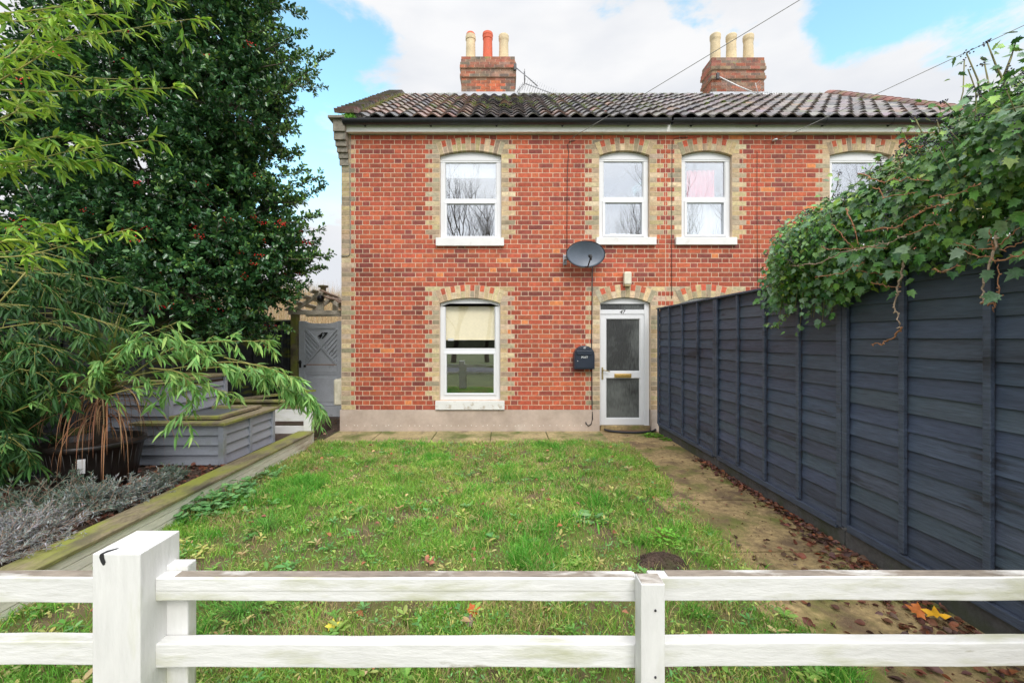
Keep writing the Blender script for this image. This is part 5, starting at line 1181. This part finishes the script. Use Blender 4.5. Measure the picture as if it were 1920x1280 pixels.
climber('thin leafless brown twigs trailing across the face of the ivy', [(Q([(1480, 499), (1530, 495), (1590, 470), (1640, 462), (1700, 444)], 2.75), .004), (Q([(1700, 444), (1740, 425), (1760, 420)], 2.6), .003), (Q([(1540, 465), (1580, 469), (1620, 463), (1665, 466)], 2.75), .003), (Q([(1620, 435), (1680, 425), (1730, 395), (1780, 380)], 2.5), .004), (Q([(1530, 520), (1580, 512), (1600, 500), (1620, 492)], 2.75), .003), (Q([(1612, 325), (1650, 340), (1700, 335), (1740, 338)], 2.6), .003), (Q([(1740, 370), (1790, 365), (1840, 345)], 2.3), .003), (Q([(1585, 390), (1600, 420), (1610, 460)], 2.8), .004), (Q([(1560, 420), (1580, 445), (1600, 465)], 2.8), .003), (Q([(1750, 505), (1770, 512), (1795, 495)], 2.3), .003), (Q([(1640, 350), (1660, 370), (1720, 360)], 2.5), .003)], 'orangebark', P(1540, 465, 2.75))

# lavender: silver-grey mounds
LT = [(0, 0, 0), (.5, .4, .05), (0, 1, 0), (-.5, .4, .05)]; LF = [(0, 1, 2), (0, 2, 3)]
def lavender(x, y, r, h, cols, n, label):
    t = thing('lavender', label, 'shrub', (x, y, .165), 'lavender bushes in the raised bed'); g = MB(); ll = []
    for k in range(n):
        a = rnd.uniform(0, 6.28); el = rnd.uniform(.25, 1.5); d = Vector((math.cos(a) * math.cos(el), math.sin(a) * math.cos(el), math.sin(el))); ln = rnd.choice((.5, .8, .9, 1.0, 1.1, 1.45)) * rnd.uniform(.8, 1.2); e = Vector((x + d.x * r * ln + rnd.gauss(0, .02), y + d.y * r * ln + rnd.gauss(0, .02), .165 + d.z * h * ln + rnd.gauss(0, .01)))
        b = Vector((x + rnd.gauss(0, r * .25), y + rnd.gauss(0, r * .25), .16)); mid = b.lerp(e, .55) + Vector((0, 0, .01)); g.tube([b, mid, e], .0022, 4, r2=.001)
        dd = (e - mid).normalized()
        for j in range(20):
            u = rnd.uniform(.1, 1.0); p = mid.lerp(e, u); s = Vector((rnd.gauss(0, 1), rnd.gauss(0, 1), rnd.gauss(0, .7))).normalized(); ll.append((p, (dd * .9 + s * .9).normalized(), rnd.uniform(.020, .042), jc(rnd.choice(cols), .25)))
    g.build('woody_stems', 'brownwood', t); buildleaves('foliage', ll, 'leaf', t, LT, LF, .20, .6)
SG = [(.26, .30, .28), (.33, .37, .35), (.20, .25, .23)]; GG = [(.12, .19, .14), (.16, .23, .17), (.20, .26, .2)]; VG = [(.32, .34, .34), (.40, .42, .42), (.25, .26, .25)]
def PG(px, py, z=.25): Y = (EYE - z) * FX / (py - CY); return (px - CX) * Y / FX, Y
for (px, py, r, h, cols, n, lab) in ((110, 1000, .30, .17, VG, 270, 'faded silver lavender bush nearest the white post'), (30, 1030, .26, .16, VG, 210, 'grey lavender bush in the near left corner of the bed'), (60, 955, .30, .20, GG, 250, 'greener lavender bush at the far left edge of the bed'), (150, 950, .28, .19, GG + SG, 250, 'grey-green lavender bush directly below the black tub'), (205, 935, .24, .16, SG, 210, 'silvery lavender bush beside the mossy capping'), (262, 918, .20, .13, SG, 150, 'small silver lavender bush between tub and capping'), (300, 900, .17, .12, SG + GG, 110, 'low lavender sprig in front of the lower planter box'), (325, 882, .13, .10, GG, 80, 'tiny grey-green lavender closest to the planter box'), (140, 915, .08, .26, GG, 26, 'tall loose lavender sprig in front of the tub')):
    x, y = PG(px, py); lavender(min(x, -2.88 - r * .6), y, r, h, cols, n, lab)

# ------------------------------------------------------------------ lawn
def lawn_edge(y): return np.interp(y, [1.0, 1.85, 2.9, 3.6, 4.4, 5.4, 6.1], [1.36, 1.42, 1.50, 1.58, 1.64, 1.70, 1.66])
HOLE = [(PG(1242, 1056, 0)[0], PG(1242, 1056, 0)[1], .13), (PG(1018, 872, 0)[0], PG(1018, 872, 0)[1], .12), (PG(1085, 905, 0)[0], PG(1085, 905, 0)[1], .14), (PG(700, 850, 0)[0], PG(700, 850, 0)[1], .12)]
def blades(n, y0, y1, hs, ws, seed):
    r = np.random.default_rng(seed); y = r.uniform(y0, y1, n); x = r.uniform(-2.66, 1.75, n)
    ed = lawn_edge(y) + (vnoise(x, y, 5, 3) - .5) * .16 + r.exponential(.06, n)
    d = .50 * vnoise(x + .3 * y, y - .3 * x, 1.6, 1) + .50 * vnoise(x, y, 6.5, 2)
    keep = (x < ed) & (r.random(n) < np.clip((d - .33) * 3.6, .10, 1)); keep &= ~((y > 6.04 + .07 * vnoise(x, x, 4, 5)) & (r.random(n) < .93))
    for hx, hy, hr in HOLE: keep &= ((x - hx) ** 2 + ((y - hy) * .8) ** 2 > (hr * (.7 + .5 * r.random(n))) ** 2) | (r.random(n) < .1)
    x, y, d = x[keep], y[keep], d[keep]; n = len(x)
    lush = .65 * vnoise(x + .4 * y, y - .35 * x, 1.15, 11) + .35 * vnoise(x, y, 4.1, 14); tuftn = .6 * vnoise(x + .13 * y, y - .21 * x, 2.6, 12) + .4 * vnoise(x + .3 * y, y - .3 * x, 7.3, 13)
    h = hs * (.45 + .9 * r.random(n)) * (.65 + .7 * lush) * (1 + 1.1 * np.clip(tuftn - .66, 0, 1) * 3)
    a = r.uniform(0, 2 * np.pi, n); lean = r.uniform(.15, 1.25, n); ld = r.uniform(0, 2 * np.pi, n)
    w = ws * np.where(r.random(n) < .12, 2.1, 1.0) * r.uniform(.55, 1.3, n)
    sx, sy = np.cos(a) * w, np.sin(a) * w; lx, ly = np.cos(ld) * lean * h, np.sin(ld) * lean * h; z0 = np.zeros(n)
    V = np.stack([np.stack([x - sx, y - sy, z0], 1), np.stack([x + sx, y + sy, z0], 1), np.stack([x + sx * .8 + lx * .35, y + sy * .8 + ly * .35, h * .6], 1), np.stack([x - sx * .8 + lx * .35, y - sy * .8 + ly * .35, h * .6], 1), np.stack([x + lx, y + ly, h * .95], 1)], 1)
    F = np.array([(0, 1, 2), (0, 2, 3), (3, 2, 4)]); f = (F[None] + (np.arange(n) * 5)[:, None, None]).reshape(-1, 3)
    g1 = np.array([.16, .43, .055]); g2 = np.array([.31, .54, .085]); g3 = np.array([.52, .54, .16]); g4 = np.array([.50, .40, .20])
    m = np.clip(lush * 1.6 - .35 + r.normal(0, .25, n), 0, 1)[:, None]; c = g1 * m + g2 * (1 - m)
    yl = .6 * vnoise(x - .3 * y, y + .3 * x, 1.9, 21) + .4 * vnoise(x, y, 8, 22); q = (r.random(n) < np.clip((yl - .30) * 1.1, .06, .65))[:, None]; c = np.where(q, g3, c)
    th = .55 * vnoise(x + .2 * y, y - .4 * x, 2.9, 31) + .45 * vnoise(x, y, 9, 32); q = (r.random(n) < .04 + np.clip((th - .50) * 2.6, 0, .55))[:, None]; c = np.where(q, g4, c); br = (r.random(n) < np.clip((tuftn - .60) * 3, 0, .75))[:, None]; c = np.where(br, np.array([.13, .40, .05]), c)
    c = c * r.uniform(.7, 1.3, (n, 1))
    return V.reshape(-1, 3), f, np.repeat(c, 3, axis=0)
parts = [blades(150000, 1.2, 3.2, .050, .0017, 1), blades(150000, 3.2, 6.2, .052, .0026, 2)]
off = 0; VV, FF, CCc = [], [], []
for v, f, c in parts: VV.append(v); FF.append(f + off); CCc.append(c); off += len(v)
tag(rawmesh('grass', 'grass', np.concatenate(VV), np.concatenate(FF), np.concatenate(CCc), None, False), 'patchy green lawn grass with thin mossy spots', 'grass', kind='stuff')
# broad-leaved weeds scattered through the grass
WT = [(0, 0, 0), (.45, .45, .06), (.35, .8, .03), (0, 1, -.05), (-.35, .8, .03), (-.45, .45, .06), (0, .5, -.02)]; WF = [(0, 1, 6), (1, 2, 6), (2, 3, 6), (3, 4, 6), (4, 5, 6), (5, 0, 6)]
wl = []
for k in range(4600):
    y = 1.3 + 4.7 * rnd.random() ** 1.5; x = rnd.uniform(-2.58, float(lawn_edge(y)) + .05)
    if math.hypot(x - HOLE[0][0], (y - HOLE[0][1]) * 1.2) < .2: continue
    big = rnd.random() < .13; s = rnd.uniform(.035, .065) if big else rnd.uniform(.014, .030); n = rnd.randint(5, 9) if big else rnd.randint(3, 8)
    col = rnd.choice([(.17, .38, .07), (.24, .44, .09), (.34, .48, .11), (.13, .33, .09), (.20, .42, .14), (.50, .50, .16)] if rnd.random() < .93 else [(.55, .48, .22), (.42, .30, .14)])
    for j in range(n):
        a = 6.28 * j / n + rnd.uniform(-.3, .3); el = rnd.uniform(.05, .7); b = Vector((x + rnd.gauss(0, .004 if big else .03), y + rnd.gauss(0, .004 if big else .03), rnd.uniform(.012, .045))); wl.append((b, Vector((math.cos(a), math.sin(a), math.tan(el) * .8)).normalized(), s * rnd.uniform(.7, 1.2), jc(col, .25)))
tag(buildleaves('weeds', wl, 'leaf', None, WT, WF, .42, .2), 'small broad-leaved weeds growing through the lawn', 'weeds', kind='stuff')
# clump of round-leaved plant against the white wall
CTp = [(0, 0, 0)] + [(.5 * (1 + .12 * (i % 2)) * math.cos(R(a)), .5 + .5 * (1 + .12 * (i % 2)) * math.sin(R(a)), .09 * (i % 2)) for i, a in enumerate(range(-75, 256, 30))]; CFp = [(0, i, i + 1) for i in range(1, len(CTp) - 1)]
def clump(label, spots, cols, size, name='cranesbill', cat='plant'):
    t = thing(name, label, cat, (spots[0][0], spots[0][1], 0)); ll = []; g = MB()
    for (x, y, r, n, h) in spots:
        for k in range(n):
            a = rnd.uniform(0, 6.28); q = r * rnd.random() ** .5; c = Vector((x + q * math.cos(a), y + q * math.sin(a) * .9, h * (1 - (q / r) ** 2 * .7) * rnd.uniform(.5, 1.1))); aa = rnd.uniform(0, 6.28)
            g.tube([(x + q * math.cos(a) * .5, y + q * math.sin(a) * .5, 0), c], .0015, 3); ll.append((c, Vector((math.cos(aa), math.sin(aa), rnd.gauss(.05, .15))), size * rnd.uniform(.6, 1.2), jc(rnd.choice(cols), .2)))
    g.build('stalks', 'cane', t); buildleaves('foliage', ll, 'leaf', t, CTp, CFp, 1.0, .22)
def cs(px, py, r, n, h): x, y = PG(px, py, .04); return (x, y, r, n, h)
clump('round-leaved green clump spilling against the low white wall', [cs(385, 950, .20, 120, .15), cs(430, 935, .22, 130, .16), cs(455, 915, .15, 70, .12), cs(355, 965, .14, 70, .12)], [(.20, .44, .16), (.27, .52, .20), (.15, .36, .12)], .048)
clump('smaller creeping round-leaved clump farther along the white wall', [cs(488, 890, .16, 60, .06), cs(530, 877, .12, 40, .05), cs(510, 860, .1, 26, .06)], [(.20, .42, .16), (.24, .48, .18)], .04)
clump('small pale green rosette near the middle of the lawn', [cs(1110, 965, .13, 26, .05)], [(.20, .42, .16), (.26, .48, .2)], .06, 'rosette_weed', 'weed')
clump('bright fine green tuft at the right side of the lawn', [cs(1240, 1005, .14, 150, .09)], [(.18, .50, .05), (.22, .55, .07)], .02, 'chickweed', 'weed')
clump('bright chickweed patch at the corner of path and fence by the door', [(2.25, 6.45, .14, 160, .05), (2.35, 6.2, .08, 60, .04)], [(.20, .42, .05), (.16, .34, .04)], .03, 'chickweed', 'weed')
# long grass tufts beside post and planter
def longtuft(label, px, py, r, n, h, cols):
    x, y = PG(px, py, 0); g = MB()
    for k in range(n):
        a = rnd.uniform(0, 6.28); q = r * rnd.random(); strapleaf(g, (x + q * math.cos(a), y + q * math.sin(a), 0), (math.cos(a) * .6 + rnd.gauss(0, .2), math.sin(a) * .6 + rnd.gauss(0, .2), 1), h * rnd.uniform(.5, 1.1), .0022, rnd.uniform(1.5, 4.5), jc(rnd.choice(cols), .2), 5)
    o = g.build('grass_tuft', 'grass'); tag(o, label, 'grass tuft')
GC = [(.14, .38, .06), (.20, .44, .08), (.11, .30, .05)]
longtuft('long blue-green grass tuft just behind the rail beside the small post', 455, 1150, .30, 520, .16, GC)
longtuft('arched grass tuft right of the tall white post in the lawn', 500, 990, .16, 260, .17, GC)
longtuft('upright dark tuft between the rails right of the middle post', 1310, 1160, .08, 130, .10, [(.10, .27, .03), (.16, .33, .05)])
longtuft('bright grass tuft behind the lower rail at the lower left corner', 90, 1240, .25, 300, .14, [(.14, .42, .04), (.2, .46, .06)])
longtuft('lush bright tuft near the paving left of the cable', 1020, 862, .12, 260, .10, [(.12, .40, .03), (.18, .46, .05)])
# molehill
g = MB(); hx, hy, _ = HOLE[0]; vs = []; n = 26
for i in range(9):
    for j in range(n):
        q = i / 8; a = 2 * math.pi * j / n; vs.append((hx + .17 * q * math.cos(a) * (1 + rnd.uniform(-.06, .06)), hy + .12 * q * math.sin(a), .055 * (1 - q * q) + rnd.uniform(0, .012) * (1 - q * .6) - .002))
g.add(vs, [(i * n + j, (i + 1) * n + j, (i + 1) * n + (j + 1) % n, i * n + (j + 1) % n) for i in range(8) for j in range(n)], None, True)
for k in range(260):
    a = rnd.uniform(0, 6.28); q = rnd.random() ** .6 * 1.1; g.sphere((hx + .17 * q * math.cos(a), hy + .12 * q * math.sin(a), .054 * max(0, 1 - q * q) + .004), rnd.uniform(.003, .008), 4)
tag(g.build('molehill', 'soil'), 'small heap of dark crumbly soil on the lawn near the path', 'soil heap')

# dead leaves: maple-like outline
ML = [(0, 0), (.12, .10), (.42, .02), (.34, .22), (.62, .42), (.38, .46), (.36, .70), (.18, .60), (0, 1.0)]
MT = [(0, .4, 0)] + [(x, y, .06 * math.sin(i * 1.7)) for i, (x, y) in enumerate(ML)] + [(-x, y, .06 * math.cos(i * 1.3)) for i, (x, y) in reversed(list(enumerate(ML))[1:-1])]
MF = [(0, i, i + 1 if i + 1 < len(MT) else 1) for i in range(1, len(MT))]
OT = [(0, .45, -.05), (0, 0, .02), (.16, .12, .06), (.30, .38, .12), (.25, .68, .08), (.09, .90, .0), (0, 1.05, -.04), (-.10, .88, .03), (-.27, .66, .13), (-.29, .36, .10), (-.15, .12, .03)]
OF = [(0, i, i + 1 if i + 1 < len(OT) else 1) for i in range(1, len(OT))]
BR = [(.13, .045, .028), (.17, .065, .038), (.08, .034, .025), (.22, .10, .06), (.06, .03, .025), (.14, .075, .06), (.24, .08, .035), (.10, .05, .03)]
lf = []
def scatter(n, fx, smin, smax, z=.012, cols=BR):
    for k in range(n):
        x, y, zz = fx(); a = rnd.uniform(0, 6.28); lf.append((Vector((x, y, z + zz + rnd.uniform(0, .012))), Vector((math.cos(a), math.sin(a), rnd.gauss(0, .18))), rnd.uniform(smin, smax), jc(rnd.choice(cols), .3)))
def drift():
    y = rnd.uniform(1.5, 5.2); w = .05 + .28 * max(0, (3.6 - y) / 2.2); return 2.42 - abs(rnd.gauss(0, w)), y, 0
scatter(1150, drift, .018, .055); scatter(150, lambda: (rnd.uniform(1.45, 2.4), rnd.uniform(1.6, 3.2), 0), .02, .06); scatter(500, lambda: (rnd.uniform(1.4, 2.4), rnd.uniform(1.6, 6.5), 0), .006, .018); scatter(60, lambda: (rnd.uniform(1.5, 2.4), rnd.uniform(3, 6.5), 0), .012, .035)
scatter(1100, lambda: (rnd.uniform(-4.3, -2.88), rnd.uniform(1.6, 4.42), .165), .02, .055); scatter(500, lambda: (rnd.uniform(-3.5, -2.85), rnd.uniform(3.0, 4.4), .165), .02, .06)
scatter(160, lambda: (rnd.uniform(-3.9, -2.65), rnd.uniform(6.0, 7.9), -.01), .02, .05, cols=[(.25, .13, .07), (.32, .2, .11), (.16, .08, .05)])
o = buildleaves('leaf_litter', lf, 'litter', None, OT, OF, 1.1, .5); tag(o, 'drift of small wet brown leaves along fence foot and in the raised bed', 'fallen leaves', kind='stuff')
def one_leaf(px, py, size, col, label, ang, z=.035, group='fallen leaves lying on the lawn'):
    x, y = PG(px, py, z); d = np.array([[math.cos(ang), math.sin(ang), .12]]); o = inst('fallen_leaf', 'litter', MT, MF, np.array([[x, y, z]]), frames(d, np.array([[rnd.gauss(0, .3), -.35, 1]])), np.array([[size, size, size * 1.8]]), np.array([col])); tag(o, label, 'leaf', group)
one_leaf(1757, 1158, .095, (.75, .40, .02), 'bright yellow fallen leaf on the drift against the dark fence', .9, .05)
one_leaf(1738, 1150, .09, (.55, .17, .04), 'orange-brown fallen leaf right beside the bright yellow one', 2.4, .04)
one_leaf(800, 1054, .075, (.34, .13, .08), 'large dull red fallen leaf just behind the top rail near the middle', 1.0)
one_leaf(876, 1148, .08, (.45, .10, .02), 'rust red fallen leaf between the two rails', .4)
one_leaf(626, 1178, .07, (.62, .52, .05), 'yellow curled leaf between the rails right of the small post', 2.0)
one_leaf(888, 1165, .06, (.20, .10, .13), 'dark purple fallen leaf beside the rust red one', 3.0)
lab_s = 'small reddish-brown fallen leaf lying in the lawn grass'
for k in range(110):
    y = 1.7 + 4.1 * rnd.random() ** 1.3; x = rnd.uniform(-2.3, float(lawn_edge(y))); a = rnd.uniform(0, 6.28); s = rnd.uniform(.025, .055)
    o = inst('fallen_leaf', 'litter', OT, OF, np.array([[x, y, rnd.uniform(.03, .05)]]), frames(np.array([[math.cos(a), math.sin(a), rnd.gauss(0, .2)]]), np.array([[rnd.gauss(0, .3), -.3, 1]])), np.array([[s, s, s * 1.8]]), np.array([jc(rnd.choice([(.32, .10, .05), (.26, .09, .06), (.40, .16, .07), (.45, .30, .16)]), .25)])); tag(o, lab_s, 'leaf', 'fallen leaves lying on the lawn')

# ------------------------------------------------------------------ background behind the house
g = MB(); n = 40; vs = []
for i in range(n + 1):
    for j in range(n + 1):
        x = -60 + 120 * i / n; y = 13.8 + 60 * j / n; vs.append((x, y, -.03 + 4.2 / (1 + math.exp(-(y - 21) / 2.6)) - .25 + .5 * math.sin(x * .3) * min(1, (y - 13.8) / 8)))
g.add(vs, [(i * (n + 1) + j, (i + 1) * (n + 1) + j, (i + 1) * (n + 1) + j + 1, i * (n + 1) + j + 1) for i in range(n) for j in range(n)], None, True); struct(g.build('hill', 'bank'))
def hillz(x, y): return -.03 + 4.2 / (1 + np.exp(-(y - 21) / 2.6)) - .25 + .5 * np.sin(x * .3) * np.minimum(1, (y - 13.8) / 8)
n = 26000; r = np.random.default_rng(5); y = r.uniform(14.5, 30, n); x = y * r.uniform(-1.3, -.32, n) ; z = hillz(x, y); h = r.uniform(.5, 1.5, n) * (.7 + .6 * vnoise(x, y, .6, 4)); a = r.uniform(0, 6.28, n); w = r.uniform(.006, .016, n); lx, ly = r.normal(0, .22, n) * h, r.normal(0, .22, n) * h
V = np.stack([np.stack([x - np.cos(a) * w, y - np.sin(a) * w, z - .1], 1), np.stack([x + np.cos(a) * w, y + np.sin(a) * w, z - .1], 1), np.stack([x + lx, y + ly, z + h], 1)], 1).reshape(-1, 3)
c = np.array([[.46, .33, .18], [.38, .25, .13], [.55, .42, .25], [.28, .25, .12]])[r.integers(0, 4, n)] * r.uniform(.7, 1.2, (n, 1))
tag(rawmesh('dry_reeds', 'straw', V, np.arange(3 * n).reshape(-1, 3), c, None, False), 'mass of dry straw-brown reeds on the bank behind the gate', 'reeds', kind='stuff')
def sapling(x, y, h, label, thick=.03, dep=3, grp='bare saplings on the bank', mat='palebark', name='bare_sapling', kids=3, spread=.28):
    t = thing(name, label, 'tree', (x, y, float(hillz(x, y)) if y > 13.8 else 0), grp); g = MB(); tips = []
    z0 = float(hillz(x, y)) if y > 13.8 else 0
    limbs(g, Vector((x, y, z0 - .1)), (rnd.gauss(0, .05), rnd.gauss(0, .05), 1), h * .42, thick, dep, tips, spread, .32, .6, kids, 4); g.build('branches', mat, t)
sl_ = 'slender bare sapling among the reeds left of the house corner'
for k in range(15):
    y = rnd.uniform(16, 22); x = y * (rnd.uniform(470, 650) - CX) / FX; sapling(x, y, rnd.uniform(2.6, 4.4), sl_, .022)
for k in range(8):
    y = rnd.uniform(17, 22); x = y * (rnd.uniform(50, 470) - CX) / FX; sapling(x, y, rnd.uniform(3, 4.5), 'bare sapling on the bank glimpsed through the holly tree', .03, grp='bare saplings behind the holly')
# evergreen tree beyond the ivy at the far right
t = thing('distant_tree', 'distant small-leaved tree rising behind the ivy at the right edge', 'tree', (16.9, 12, 0)); g = MB(); tips = []
limbs(g, Vector((16.9, 12, 0)), (0, 0, 1), 3.2, .16, 4, tips, .4, .3, .62, 3); g.build('trunk', 'bark', t); ll = []
for p, d in tips:
    for k in range(80): v = Vector((rnd.gauss(0, .26), rnd.gauss(0, .26), rnd.gauss(0, .26))); ll.append((p + v, v.normalized(), rnd.uniform(.06, .11), jc(rnd.choice([(.10, .17, .05), (.07, .13, .04), (.14, .19, .07)]), .2)))
buildleaves('crown', ll, 'leaf', t, LT, LF, .5, .6)
# bare trees across the road (they show only as reflections in the window panes)
for (x, y, h) in ((-1.0, -12.5, 10.5), (8.5, -13.5, 10), (-3.0, -11.5, 10), (6.6, -11.2, 10.4), (10.5, -13, 10), (21, -12.5, 10), (-9, -14, 10), (1.6, -17, 8), (15.5, -14, 9.5), (-15, -13, 9)):
    sapling(x, y, h, 'bare street tree on the far side of the road behind the viewer', .15, 6, 'bare trees across the road', 'bark', 'bare_tree', 3, .55)
